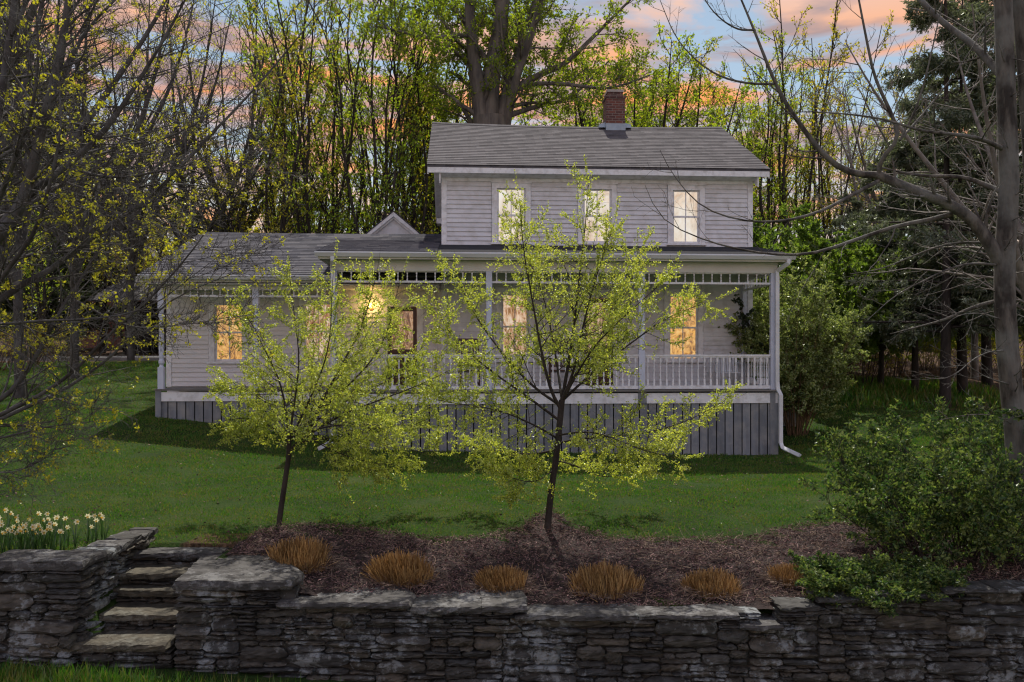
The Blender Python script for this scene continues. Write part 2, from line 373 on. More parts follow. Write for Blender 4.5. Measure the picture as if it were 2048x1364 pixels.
def empty(name, loc=(0, 0, 0), rz=0.0, label=None, cat=None, group=None):
    o = bpy.data.objects.new(name, None); put(o)
    o.empty_display_size = 0.2
    o.location = loc; o.rotation_euler = (0, 0, rz)
    return tag(o, label, cat, group)

def copy_tree(o, parent=None):
    c = o.copy(); put(c)
    if parent is not None: c.parent = parent
    for ch in list(o.children): copy_tree(ch, c)
    return c

HEX = np.array([[0, 3, 2, 1], [4, 5, 6, 7], [0, 1, 5, 4], [1, 2, 6, 5], [2, 3, 7, 6], [3, 0, 4, 7]])
class G:
    """collects quads (and a few n-gons) and links them as ONE mesh object"""
    def __init__(s): s.v = []; s.q = []; s.n = 0; s.ng = []
    def add(s, v, q):
        v = np.asarray(v, float).reshape(-1, 3); q = np.asarray(q, int).reshape(-1, 4)
        s.v.append(v); s.q.append(q + s.n); s.n += len(v); return s
    def hexa(s, p): return s.add(p, HEX)
    def box(s, x0, x1, y0, y1, z0, z1):
        return s.hexa([(x0, y0, z0), (x1, y0, z0), (x1, y1, z0), (x0, y1, z0), (x0, y0, z1), (x1, y0, z1), (x1, y1, z1), (x0, y1, z1)])
    def ngon(s, v, faces):
        v = np.asarray(v, float); s.v.append(v)
        for f in faces: s.ng.append([i + s.n for i in f])
        s.n += len(v); return s
    def prism(s, prof, x0, x1, axis=0):
        """profile in (y,z) extruded along x, or in (x,z) along y when axis=1"""
        k = len(prof); v = []
        for x in (x0, x1):
            for a, b in prof: v.append((x, a, b) if axis == 0 else (a, x, b))
        f = [list(range(k))[::-1], list(range(k, 2 * k))]
        for i in range(k): j = (i + 1) % k; f.append([i, j, k + j, k + i])
        return s.ngon(v, f)
    def lathe(s, prof, cx, cy, sides=10):
        """profile of (radius, z)"""
        th = np.arange(sides) * 2 * np.pi / sides; k = len(prof)
        v = np.array([[(cx + r * math.cos(t), cy + r * math.sin(t), z) for t in th] for r, z in prof]).reshape(-1, 3)
        q = []
        for i in range(k - 1):
            for j in range(sides):
                j2 = (j + 1) % sides; q.append([i * sides + j, i * sides + j2, (i + 1) * sides + j2, (i + 1) * sides + j])
        s.add(v, q); return s
    def tubes(s, P, Rr, sides=5):
        M, N = P.shape[:2]
        if M == 0: return s
        T = np.gradient(P, axis=1); T /= np.linalg.norm(T, axis=2, keepdims=True) + 1e-9
        md = P[:, -1] - P[:, 0]
        ref = np.zeros((M, 3)); ref[np.arange(M), np.argmin(np.abs(md), axis=1)] = 1
        B = np.cross(T, ref[:, None, :]); B /= np.linalg.norm(B, axis=2, keepdims=True) + 1e-9
        C = np.cross(T, B)
        th = np.arange(sides) * 2 * np.pi / sides
        ring = P[:, :, None, :] + Rr[:, :, None, None] * (np.cos(th)[None, None, :, None] * B[:, :, None, :] + np.sin(th)[None, None, :, None] * C[:, :, None, :])
        v = ring.reshape(-1, 3)
        m, i, j = np.meshgrid(np.arange(M), np.arange(N - 1), np.arange(sides), indexing='ij')
        a = (m * N + i) * sides; j2 = (j + 1) % sides
        q = np.stack([a + j, a + j2, a + sides + j2, a + sides + j], -1).reshape(-1, 4)
        return s.add(v, q)
    def leaves(s, P, D, L, W, rg):
        """rhombic leaves at points P, pointing along D"""
        K = len(P)
        if K == 0: return s
        D = D / (np.linalg.norm(D, axis=1, keepdims=True) + 1e-9)
        n = rg.normal(size=(K, 3)); S = np.cross(D, n); S /= np.linalg.norm(S, axis=1, keepdims=True) + 1e-9
        L = np.broadcast_to(L, (K,))[:, None]; W = np.broadcast_to(W, (K,))[:, None]
        up = np.cross(S, D) * L * 0.12
        v = np.stack([P, P + D * L * .45 + S * W * .5 + up, P + D * L, P + D * L * .45 - S * W * .5 + up], 1).reshape(-1, 3)
        return s.add(v, np.arange(K * 4).reshape(-1, 4))
    def build(s, name, m, parent=None, smooth=False, attr=None):
        me = bpy.data.meshes.new(name)
        v = np.concatenate(s.v) if s.v else np.zeros((0, 3))
        q = np.concatenate(s.q) if s.q else np.zeros((0, 4), int)
        nl = q.size + sum(len(f) for f in s.ng); npoly = len(q) + len(s.ng)
        me.vertices.add(len(v)); me.vertices.foreach_set('co', v.astype(np.float32).ravel())
        me.loops.add(nl); li = list(q.ravel()); st = list(range(0, q.size, 4)); c = q.size
        if s.ng:
            for f in s.ng: st.append(c); li.extend(f); c += len(f)
        me.loops.foreach_set('vertex_index', np.array(li, np.int32))
        me.polygons.add(npoly); me.polygons.foreach_set('loop_start', np.array(st, np.int32))
        me.update(calc_edges=True)
        me.polygons.foreach_set('use_smooth', np.full(npoly, bool(smooth)))
        if attr is not None:
            a = me.attributes.new(attr[0], 'FLOAT', 'POINT'); a.data.foreach_set('value', np.asarray(attr[1], np.float32))
        me.materials.append(MT[m] if isinstance(m, str) else m)
        me.validate()
        return put(bpy.data.objects.new(name, me), parent)

# ------------------------------------------------------------------ ground height
CP = np.array([(0, 19.3, 0), (6, 20, -.08), (-3.9, 19, .12), (-6, 19.7, .42), (-8.1, 19.9, .72), (-5, 10.6, -.10), (0, 11, -.12), (5, 11, -.12), (-7.5, 10.5, -.04),
    (8, 10.5, -.1), (-8, 15, .22), (-4, 15, .02), (0, 15, -.06), (6, 15, -.06), (-13, 25, 1.3), (-15, 35, 1.85), (-25, 40, 2.0), (-10, 40, 2.02), (0, 40, 2.2), (14, 35, 1.4),
    (9, 25, .75), (15, 25, .75), (20, 42, 1.9), (30, 60, 3.0), (-30, 60, 3.0), (0, 60, 3.3), (0, 95, 5), (60, 95, 5), (-60, 95, 5), (-30, 15, .8), (30, 15, .4), (0, 30, 1.5),
    (-5, 25, 1.0), (4, 25, .7), (-3.0, 9.5, -.18), (-2, 9.6, -.34), (0, 9.4, -.47), (2, 9.4, -.50), (4, 9.4, -.36), (6, 9.2, -.33), (-6, 9.4, -.02), (-60, 40, 2.5), (60, 40, 2.3), (-5, 10.0, -.06)])
def _k(r): return np.where(r > 0, r * r * np.log(r + 1e-9), 0)
_A = _k(np.linalg.norm(CP[:, None, :2] - CP[None, :, :2], axis=2)) + np.eye(len(CP)) * 0.3
_Pm = np.c_[np.ones(len(CP)), CP[:, :2]]
_W = np.linalg.solve(np.block([[_A, _Pm], [_Pm.T, np.zeros((3, 3))]]), np.r_[CP[:, 2], 0, 0, 0])
def gz(x, y):
    x = np.atleast_1d(np.asarray(x, float)); y = np.atleast_1d(np.asarray(y, float))
    yc = np.clip(y, 9.0, 95); xc = np.clip(x, -60, 60)
    p = np.stack([xc.ravel(), yc.ravel()], 1)
    out = np.empty(len(p))
    for i in range(0, len(p), 20000):
        q = p[i:i + 20000]
        r = np.linalg.norm(q[:, None, :] - CP[None, :, :2], axis=2)
        out[i:i + 20000] = _k(r) @ _W[:len(CP)] + _W[-3] + q @ _W[-2:]
    return out.reshape(x.shape)
def gz1(x, y): return float(gz(x, y)[0])
def lowz(x): return -1.0 - 0.06 * (np.asarray(x, float) + 5).clip(0, 12)
def pp(px, py, D): return np.array([(px - 1024) / F * D, D, CAMZ + (710 - py) / F * D])
def pxd(px, D): return (px - 1024) / F * D
def ground_at(px, py, z=None):
    """the point of the ground seen at this pixel"""
    D = (CAMZ + .12) * F / (py - 710)
    for _ in range(8): D = (CAMZ - gz1(pxd(px, D), D)) * F / (py - 710)
    return pxd(px, D), D

# ------------------------------------------------------------------ ground, road, mulch
def grid_lines(segs):
    out = []
    for a, b, st in segs: out.extend(np.arange(a, b - 1e-6, st))
    out.append(segs[-1][1]); return np.array(out)
gx = grid_lines([(-600, -100, 50), (-100, -30, 5), (-30, -12, 1), (-12, 12, .2), (12, 30, 1), (30, 100, 5), (100, 600, 50)])
gy = grid_lines([(-60, 0, 10), (0, 6, 1), (6, 8.6, .2), (8.6, 11.2, .1), (11.2, 26, .3), (26, 60, 1), (60, 100, 4), (100, 1200, 60)])
XX, YY = np.meshgrid(gx, gy, indexing='ij')
ZZ = gz(XX, YY) - np.clip(YY - 95, 0, 300) * 0.0
low = (YY < 9.15) | ((YY < 10.35) & (XX > -4.6) & (XX < -3.45))
ZZ = np.where(low, lowz(XX) + 0.03 * np.sin(XX * 3) * np.cos(YY * 2.3), ZZ + 0.012 * np.sin(XX * 2.1 + 1) * np.cos(YY * 1.7))
nx, ny = XX.shape
g = G()
ii, jj = np.meshgrid(np.arange(nx - 1), np.arange(ny - 1), indexing='ij')
a_ = ii * ny + jj
litter = np.clip((YY - 27 - np.where(XX < -5, 10, 0) - 8 * np.exp(-((XX - 11) / 4.0) ** 2)) / 4, 0, 1)
litter = np.maximum(litter, np.clip((XX - 9.5 - (YY - 20) * .35) / 2, 0, 1) * (YY > 24))
litter = np.maximum(litter, ((XX > 5.2) & (YY < 10.5) & (YY > 9)) * 0.75)
litter = np.where(low & (YY < 9.2), 0.35, litter)
litter = np.maximum(litter, np.clip((XX + 3.7 + .5) * 3, 0, 1) * (np.abs(YY - 10.6) < .4) * (XX < -2.8) * .8)
litter = np.where((YY > 36) & (XX < -5), 1, litter)
g.add(np.stack([XX, YY, ZZ], -1).reshape(-1, 3), np.stack([a_, a_ + ny, a_ + ny + 1, a_ + 1], -1).reshape(-1, 4))
ground = g.build('ground', 'ground', smooth=True, attr=('litter', litter.ravel()))
tag(ground, kind='structure')

# road beyond the lawn, left of the house
g = G(); xs = np.linspace(-45, -3, 60); ws = np.linspace(0, 1, 6)
rows = []
for t in ws:
    y = 38.2 + t * 4.2 + 0.02 * (xs + 20)
    rows.append(np.stack([xs, y, gz(xs, y) + .05], -1))
rv = np.concatenate(rows); nX = len(xs)
q = [[r * nX + i, r * nX + i + 1, (r + 1) * nX + i + 1, (r + 1) * nX + i] for r in range(5) for i in range(nX - 1)]
tag(g.add(rv, q).build('road', 'road'), kind='structure')
g = G()
for i in range(nX - 1):
    x0, x1 = xs[i], xs[i + 1]; z0, z1 = gz1(x0, 38.1), gz1(x1, 38.1); y0, y1 = 38.0 + .02 * (x0 + 20), 38.0 + .02 * (x1 + 20)
    g.hexa([(x0, y0, z0 - .2), (x1, y1, z1 - .2), (x1, y1 + .18, z1 - .2), (x0, y0 + .18, z0 - .2), (x0, y0, z0 + .14), (x1, y1, z1 + .14), (x1, y1 + .18, z1 + .14), (x0, y0 + .18, z0 + .14)])
tag(g.build('kerb', 'kerb'), kind='structure')

# mulch bed between lawn and wall
edge_px = [(455, 1092), (520, 1066), (600, 1053), (700, 1058), (800, 1072), (870, 1083), (960, 1079), (1040, 1062), (1072, 1034), (1097, 1022), (1122, 1034), (1155, 1060), (1230, 1078), (1380, 1083), (1500, 1080), (1560, 1062), (1620, 1052), (1750, 1052), (2100, 1052)]
ew = np.array([ground_at(*p) for p in edge_px])
mxs = np.linspace(-3.35, 7.2, 180)
medge = np.interp(mxs, ew[:, 0], ew[:, 1]) + 0.05 * np.sin(mxs * 9) + 0.03 * np.sin(mxs * 23)
mnear = np.where(mxs < -2.7, 9.9, 9.02)
g = G(); ts = np.linspace(0, 1, 40)
V = []
for t in ts:
    y = mnear + (medge - mnear) * t
    V.append(np.stack([mxs, y, gz(mxs, y) + 0.02 * np.sin(np.pi * min(t, .999)) + .008 + .012 * np.sin(mxs * 13 + y * 11)], -1))
V = np.concatenate(V); n_ = len(mxs)
q = [[r * n_ + i, r * n_ + i + 1, (r + 1) * n_ + i + 1, (r + 1) * n_ + i] for r in range(39) for i in range(n_ - 1)]
tag(g.add(V, q).build('mulch_bed', 'mulch', smooth=True), kind='structure')

def mulch_pts(k):
    x = rng.uniform(-3.3, 7.1, k); t = rng.random(k)
    n = np.where(x < -2.7, 9.9, 9.15); e = np.interp(x, ew[:, 0], ew[:, 1]) + .08
    y = n + (e - n) * t
    return np.stack([x, y, gz(x, y) + .03], -1)
P = mulch_pts(42000); P[:, 2] += rng.random(len(P)) * .02
Dv = rng.normal(size=P.shape); Dv[:, 2] *= .35
g = G().leaves(P, Dv, rng.uniform(.015, .05, len(P)), rng.uniform(.006, .018, len(P)), rng)
tag(g.build('mulch_chips', 'chips'), 'dark reddish bark mulch chips covering the bed behind the stone wall', 'mulch', kind='stuff')
P = mulch_pts(3200); P = np.concatenate([P, P[P[:, 0] > 1.5] + rng.normal(size=P[P[:, 0] > 1.5].shape) * [.3, .1, .0]]); P = P[P[:, 0] < 6]
Dv = rng.normal(size=P.shape); Dv[:, 2] = np.abs(Dv[:, 2]) * .25; Dv /= np.linalg.norm(Dv, axis=1, keepdims=True)
Ln = rng.uniform(.05, .22, len(P))[:, None]
mid = P + Dv * Ln * .5 + rng.normal(size=P.shape) * .01
g = G().tubes(np.stack([P, mid, P + Dv * Ln], 1), np.full((len(P), 3), .0022), 3)
tag(g.build('dry_stalks', 'twigs'), 'pale dry stalks and twigs scattered over the mulch', 'twigs', kind='stuff')

# grass blades on the lawn
def lawn_pts(k, x0, x1, y0, y1):
    x = rng.uniform(x0, x1, k); y = y0 + (y1 - y0) * rng.random(k) ** 1.35
    e = np.interp(x, ew[:, 0], ew[:, 1])
    e = np.where(x < -3.3, np.where(x < -4.6, 9.5, 10.45), np.where(x > 7.0, 9.4, e))
    wob = .1 * np.sin(x * 9) + rng.normal(size=k) * .06
    k_ = (y > e + wob) & ~((x > -8.2) & (x < 6.35) & (y > 19.6 + 0.06 * x + np.where(x < -4, 1.2, 0)))
    return np.stack([x[k_], y[k_], gz(x[k_], y[k_])], -1)
P = np.concatenate([lawn_pts(330000, -13, 11.5, 9.4, 20.5), lawn_pts(50000, -20, -7, 19, 37), lawn_pts(45000, 6.5, 15, 19, 34)])
P[:, 2] -= .005
Dv = rng.normal(size=P.shape) * .55; Dv[:, 2] = 1
far = np.clip((P[:, 1] - 9) / 12, 0, 2)
g = G().leaves(P, Dv, rng.uniform(.018, .045, len(P)) * (1 + .5 * far) * (1 + .5 * np.sin(P[:, 0] * 4.1 + np.sin(P[:, 1] * 3)) * np.sin(P[:, 1] * 5.3 + 2 * np.sin(P[:, 0] * 2.2))), rng.uniform(.005, .009, len(P)) * (1 + 1.3 * far), rng)
tag(g.build('lawn_grass', 'grass'), 'short green lawn grass between the house and the stone wall', 'grass', kind='stuff')
# taller tufts: foot of the wall at lower left, rear lawn edge at right
k = 5200; x = np.r_[rng.normal(-4.1, .75, k - 900), rng.uniform(-5.2, -1.5, 900)]; y = rng.uniform(7.6, 8.5, k)
P1 = np.stack([x, y, lowz(x)], -1); P1 = P1[x < -1.2]
x = rng.uniform(9.5, 16, 5000); y = rng.uniform(24, 31, 5000); P2 = np.stack([x, y, gz(x, y)], -1)
P = np.concatenate([P1, P2]); Dv = rng.normal(size=P.shape) * .35; Dv[:, 2] = 1
h = np.r_[rng.uniform(.06, .24, len(P1)), rng.uniform(.12, .4, len(P2))]
g = G().leaves(P, Dv, h, np.r_[rng.uniform(.008, .014, len(P1)), rng.uniform(.02, .04, len(P2))], rng)
tag(g.build('tall_grass', 'grass'), 'longer green grass tufts at the wall foot and under the evergreens', 'grass', kind='stuff')

# ------------------------------------------------------------------ house
D0, YAW = 19.3, math.atan(0.062)
cs, sn = math.cos(YAW), math.sin(YAW)
def U(px, v):
    a = (px - 1024) / F
    return (a * (D0 + v * cs) + v * sn) / (cs - a * sn)
def DEP(u, v): return D0 + u * sn + v * cs
def UZ(px, py, v):
    u = U(px, v); return u, CAMZ + (710 - py) / F * DEP(u, v)
def Zat(px, py, v): return UZ(px, py, v)[1]
house = empty('house', (0, D0, 0), YAW, 'white clapboard farmhouse with grey shingle roofs, brick chimney and a raised front porch', 'house')
def H(name, g, m, parent=None, smooth=False): return g.build(name, m, house if parent is None else parent, smooth)
def hgz(u, v):
    return gz1(u * cs - v * sn, D0 + u * sn + v * cs)

VM, VW, VP, VWP = 2.1, 2.55, 0.0, 1.15        # main wall, wing wall, porch front, wing porch front
# --- levels
ZD = Zat(1400, 779, VP)                        # porch deck
ZR = Zat(1400, 709, VP)                        # rail top
uML, uMR = U(884, VM), U(1504, VM)             # main block
uPL, uPR = U(668, VP), U(1546, VP)             # porch posts
uWL = U(334, VW)                               # wing left
z_eave = Zat(1200, 336, VM - .35)
DEPTH = 7.2
v_ridge = VM + DEPTH / 2
z_ridge = Zat(1150, 251, v_ridge)
zt_main = z_eave - .05
z_we = Zat(450, 551, VWP - .3)
vwr = VW + 2.9
z_wr = Zat(600, 468, vwr)

def panel(g, u0, u1, z0, z1, v0, v1, op):
    us = sorted({u0, u1, *[min(max(x, u0), u1) for o in op for x in (o[0], o[1])]})
    for a, b in zip(us[:-1], us[1:]):
        if b - a < 1e-4: continue
        m = (a + b) / 2; iv = sorted([(o[2], o[3]) for o in op if o[0] < m < o[1]]); z = z0
        for c, d in iv:
            if c > z: g.box(a, b, v0, v1, z, min(c, z1))
            z = max(z, d)
        if z < z1: g.box(a, b, v0, v1, z, z1)
def siding(g, u0, u1, z0, z1, v, op, expo=.114, lean=0.0):
    n = int(round((z1 - z0) / expo)); e = (z1 - z0) / n
    for i in range(n):
        a, b = z0 + i * e, z0 + (i + 1) * e; segs = [(u0, u1)]
        for o in op:
            if o[2] < (a + b) / 2 < o[3]:
                ns = []
                for p, q in segs:
                    if o[1] <= p or o[0] >= q: ns.append((p, q)); continue
                    if o[0] > p: ns.append((p, o[0]))
                    if o[1] < q: ns.append((o[1], q))
                segs = ns
        for p, q in segs:
            # break each course in boards, butted end to end
            cuts = [p]; c = p + random.uniform(.6, 3.5)
            while c < q - .5: cuts.append(c); c += random.uniform(2, 4)
            cuts.append(q)
            for c0, c1 in zip(cuts[:-1], cuts[1:]):
                w = random.uniform(-.0015, .0015); d1 = .032 + random.uniform(-.002, .002)
                g.hexa([(c0, v - d1, a - .004 + w), (c1 - .002, v - d1, a - .004 - w), (c1 - .002, v, a - .004), (c0, v, a - .004),
                        (c0, v - .006, b), (c1 - .002, v - .006, b), (c1 - .002, v, b), (c0, v, b)])

# window openings (glass area incl. sash) in wall coordinates
def op_px(x0, x1, y0, y1, v):
    xm = (x0 + x1) / 2
    return (U(x0, v), U(x1, v), Zat(xm, y1, v), Zat(xm, y0, v))
upper = [op_px(994, 1051, 377, 484, VM), op_px(1166, 1223, 379, 485, VM), op_px(1345, 1399, 381, 486, VM)]
lowm = [op_px(1003, 1057, 588, 719, VM), op_px(1338, 1396, 591, 720, VM)]
doorm = (U(1168, VM), U(1226, VM), ZD + .03, Zat(1197, 596, VM))
wingw = [op_px(429, 487, 608, 722, VW), op_px(608, 664, 606, 720, VW)]
doorw = (U(775, VW), U(834, VW), ZD + .03, Zat(805, 613, VW))

# walls
mainop = upper + lowm + [doorm]
g = G()
panel(g, uML, uMR, ZD - .3, zt_main, VM, VM + .12, mainop)
g.box(uML, uML + .12, VM + .121, VM + DEPTH, .0, zt_main); g.box(uMR - .12, uMR, VM + .121, VM + DEPTH, .0, zt_main)
g.box(uML + .121, uMR - .121, VM + DEPTH - .12, VM + DEPTH, 0, zt_main)
for x0, x1 in ((uML, uML + .12), (uMR - .12, uMR)):   # gable triangles
    g.prism([(VM + .05, zt_main + .002), (VM + DEPTH - .05, zt_main + .002), (v_ridge, z_ridge - .18)], x0, x1)
main_wall = H('main_wall', g, 'siding')
g = G()
zfr = Zat(1200, 366, VM)      # bottom of the frieze board
siding(g, uML + .12, uMR - .12, ZD + .02, zfr, VM, [(o[0] - .14, o[1] + .14, o[2] - .1, (zfr + .01 if o in upper else o[3] + .2)) for o in mainop])
H('clapboards', g, 'siding', main_wall)
g = G()
g.box(uML - .01, uML + .118, VM - .035, VM - .002, ZD, zfr); H('corner_board', g, 'trim', main_wall)
g = G(); g.box(uMR - .118, uMR + .01, VM - .035, VM - .002, ZD, zfr); H('corner_board', g, 'trim', main_wall)
g = G(); g.box(uML - .01, uMR + .01, VM - .03, VM - .002, zfr + .001, zt_main)
H('frieze_board', g, 'trim', main_wall)
for x, sgn in ((uML, -1), (uMR, 1)):
    g = G()     # siding of the gable end
    n = 52; e = (zt_main - ZD + .3) / n
    for i in range(n):
        a = ZD - .3 + i * e
        g.hexa([(x, VM + .05, a), (x + sgn * .022, VM + .05, a), (x + sgn * .022, VM + DEPTH, a), (x, VM + DEPTH, a), (x, VM + .05, a + e), (x + sgn * .004, VM + .05, a + e), (x + sgn * .004, VM + DEPTH, a + e), (x, VM + DEPTH, a + e)])
    H('side_clapboards', g, 'siding', main_wall)

wingop = wingw + [doorw]
g = G(); zwt = z_we + .05
panel(g, uWL, uML - .002, ZD - .3, zwt, VW, VW + .12, wingop)
g.box(uWL, uWL + .12, VW + .121, VW + 5.8, .3, zwt); g.box(uWL + .121, uML - .01, VW + 5.68, VW + 5.8, .3, zwt)
g.prism([(VW + .05, zwt + .002), (VW + 5.75, zwt + .002), (vwr, z_wr - .2)], uWL, uWL + .12)
wing_wall = H('wing_wall', g, 'wingside')
g = G()
siding(g, uWL + .12, uML - .11, ZD + .02, zwt - .12, VW, [(o[0] - .14, o[1] + .14, o[2] - .1, o[3] + .2) for o in wingop])
H('clapboards', g, 'wingside', wing_wall)
g = G(); g.box(uWL - .01, uWL + .118, VW - .035, VW - .002, ZD, zwt); H('corner_board', g, 'trim', wing_wall)
g = G(); g.box(uML - .108, uML - .012, VW - .035, VW - .002, ZD, zwt)
g.box(uML - .008, uML + .0, VM + .0, VW, ZD, zwt)
H('corner_board', g, 'trim', wing_wall)
# rooms stay dark where no lamp is on
g = G(); g.box(uML + .14, uMR - .14, VM + .9, VM + .95, ZD - .1, zt_main); g.box(uML + .14, uMR - .14, VM + .125, VM + .89, z_eave - 2.45, z_eave - 2.40)
g.box(uWL + .14, uML - .02, VW + .9, VW + .95, ZD - .1, zwt)
H('inner_wall', g, 'wingside')

# windows
def window(o, v, wall, lit, double=True, name='window', storm=False):
    u0, u1, z0, z1 = o; cw = .13
    g = G()
    g.box(u0 - cw, u0, v - .045, v - .004, z0 - .02, z1 + cw); g.box(u1, u1 + cw, v - .045, v - .004, z0 - .02, z1 + cw)
    g.box(u0, u1, v - .045, v - .004, z1, z1 + cw)
    g.box(u0 - cw - .02, u1 + cw + .02, v - .07, v - .004, z1 + cw + .001, z1 + cw + .03)
    g.box(u0, u0 + .012, v - .003, v + .11, z0, z1); g.box(u1 - .012, u1, v - .003, v + .11, z0, z1)
    w = H(name, g, 'trim', wall)
    g = G(); g.box(u0 - cw - .03, u1 + cw + .03, v - .09, v + .02, z0 - .065, z0 - .021)
    g.build('sill', 'trim', w)
    zm = (z0 + z1) / 2; t = .035
    g = G()
    for (a, b, vv) in ((z0, zm + .02, v + .05), (zm - .02, z1, v + .015)):
        g.box(u0 + .013, u0 + .013 + t, vv, vv + .03, a, b); g.box(u1 - .013 - t, u1 - .013, vv, vv + .03, a, b)
        g.box(u0 + .013 + t, u1 - .013 - t, vv, vv + .03, b - t, b); g.box(u0 + .013 + t, u1 - .013 - t, vv, vv + .03, a, a + t + .01)
        um = (u0 + u1) / 2
        g.box(um - .012, um + .012, vv + .002, vv + .028, a + t, b - t)
    g.build('sash', 'trim', w)
    g = G(); g.box(u0 + .05, u1 - .05, v + .064, v + .067, z0 + .04, zm); g.box(u0 + .05, u1 - .05, v + .029, v + .032, zm + .01, z1 - .04)
    g.build('pane', 'glass', w)
    # curtain hanging in shallow folds just behind the sash
    g = G(); n = 26; uu = np.linspace(u0 + .0, u1 - .0, n + 1); vv = v + .14 + .012 * np.sin(np.arange(n + 1) * 1.3)
    vs = []; q = []
    for i in range(n + 1): vs += [(uu[i], vv[i], z0), (uu[i], vv[i], z1)]
    for i in range(n): q.append([2 * i, 2 * i + 2, 2 * i + 3, 2 * i + 1])
    c = g.add(vs, q).build('curtain', lit, w)
    return w
for o in upper: window(o, VM, main_wall, 'cream')
window(lowm[0], VM, main_wall, 'pinklit')
window(lowm[1], VM, main_wall, 'amber')
window(wingw[0], VW, wing_wall, 'amber')
window(wingw[1], VW, wing_wall, 'pinklit')

def door(o, v, wall):
    u0, u1, z0, z1 = o; cw = .15
    g = G()
    g.box(u0 - cw, u0, v - .045, v - .004, z0 - .02, z1 + cw); g.box(u1, u1 + cw, v - .045, v - .004, z0 - .02, z1 + cw)
    g.box(u0, u1, v - .045, v - .004, z1, z1 + cw); g.box(u0 - cw - .04, u1 + cw + .04, v - .08, v - .004, z1 + cw + .001, z1 + cw + .05)
    fr = H('door_frame', g, 'trim', wall)
    t = .09; zm = z0 + .85
    g = G(); a, b, y0, y1 = u0 + .01, u1 - .01, v + .03, v + .07
    g.box(a, a + t, y0, y1, z0, z1 - .01); g.box(b - t, b, y0, y1, z0, z1 - .01)
    for c, d in ((z0, z0 + .2), (zm - .06, zm + .06), (z1 - .12, z1 - .01)): g.box(a + t, b - t, y0, y1, c, d)
    um = (a + b) / 2; g.box(um - .03, um + .03, y0, y1, z0 + .2, zm - .06)
    g.box(a + t, um - .03, y0 + .015, y1 - .01, z0 + .2, zm - .06); g.box(um + .03, b - t, y0 + .015, y1 - .01, z0 + .2, zm - .06)
    d = g.build('door', 'redwood', fr)
    g = G(); g.box(a + t, b - t, y0 + .018, y0 + .022, zm + .06, z1 - .12); g.build('door_pane', 'glass', fr)
    g = G(); g.add([(a, y1 + .06, zm), (b, y1 + .06, zm), (b, y1 + .06, z1), (a, y1 + .06, z1)], [[0, 1, 2, 3]]); g.build('curtain', 'doorlit', fr)
    g = G(); g.lathe([(0.001, zm + .05), (.025, zm + .055), (.03, zm + .08), (.02, zm + .10), (.001, zm + .105)], b - .045, y0 - .04, 10); g.build('door_handle', 'brass', fr)
    return fr
door(doorm, VM, main_wall); door(doorw, VW, wing_wall)

# roofs: courses of shingles laid one over the other, sagging a little along the ridge
def sag(u, ua, ub, amt):
    t = (u - ua) / (ub - ua); return -amt * 4 * t * (1 - t)
def roof(name, ua, ub, ve, ze, vr, zr, vb, zb, m, expo, sg, rak=0.0, parent=None, front_only=False):
    g = G(); sl = math.hypot(vr - ve, zr - ze); n = int(sl / expo); m = shingles(*SHINGLE[m], (vr - ve) / n, .2 if m == 'roof' else .45, ve + .004); segs = max(4, int((ub - ua) / .8))
    us = np.linspace(ua, ub, segs + 1)
    for (v0, z0, v1, z1, sgn) in ((ve, ze, vr, zr, 1), (vb, zb, vr, zr, -1)):
        nn = n if sgn == 1 else 6
        dz, dv = (z1 - z0) / math.hypot(v1 - v0, z1 - z0), (v1 - v0) / math.hypot(v1 - v0, z1 - z0)
        nv, nzz = -dz * 1, abs(dv)     # outward normal (v, z) for the front slope
        if sgn < 0: nv = dz
        for i in range(nn):
            a, b = i / nn, (i + 1) / nn + .25 / nn * (i < nn - 1)
            jit = random.uniform(-.0008, .0008) if sgn == 1 else 0
            for k in range(segs):
                p = []
                for (t, th) in ((a, 0), (b, 0)):
                    pass
                def pt(u, t, off):
                    w = .002 * math.sin(u * 5.1 + i * 1.7) * (1 if sgn == 1 else 0)
                    return (u, v0 + (v1 - v0) * t + nv * off * (1 if sgn == 1 else -1) * (1), z0 + (z1 - z0) * t + nzz * off + sag(u, ua, ub, sg * t) + w * .5)
                u0, u1 = us[k], us[k + 1]
                g.hexa([pt(u0, a, .0 + jit), pt(u1, a, .0 + jit), pt(u1, b, -.012), pt(u0, b, -.012), pt(u0, a, .017 + jit), pt(u1, a, .017 + jit), pt(u1, b, .004), pt(u0, b, .004)])
    # decking underneath
    for k in range(segs):
        u0, u1 = us[k], us[k + 1]; s0, s1 = sag(u0, ua, ub, sg), sag(u1, ua, ub, sg)
        e = 0.014
        g.hexa([(u0, ve, ze - .05), (u1, ve, ze - .05), (u1, vr, zr - .06 + s1), (u0, vr, zr - .06 + s0), (u0, ve, ze - e), (u1, ve, ze - e), (u1, vr, zr - e + s1), (u0, vr, zr - e + s0)])
        g.hexa([(u0, vr + .001, zr - .06 + s0), (u1, vr + .001, zr - .06 + s1), (u1, vb, zb - .05), (u0, vb, zb - .05), (u0, vr + .001, zr - e + s0), (u1, vr + .001, zr - e + s1), (u1, vb, zb - e), (u0, vb, zb - e)])
        g.hexa([(u0, vr - .11, zr - .03 + s0), (u1, vr - .11, zr - .03 + s1), (u1, vr + .11, zr - .03 + s1), (u0, vr + .11, zr - .03 + s0), (u0, vr - .02, zr + .035 + s0), (u1, vr - .02, zr + .035 + s1), (u1, vr + .02, zr + .035 + s1), (u0, vr + .02, zr + .035 + s0)])
    return H(name, g, m, parent)
ure_l = U(854, VM - .35); ure_r = U(1540, VM - .35)
roof_o = roof('main_roof', ure_l, ure_r, VM - .38, z_eave + .02, v_ridge, z_ridge, VM + DEPTH + .38, z_eave + .02, 'roof', .165, .07)
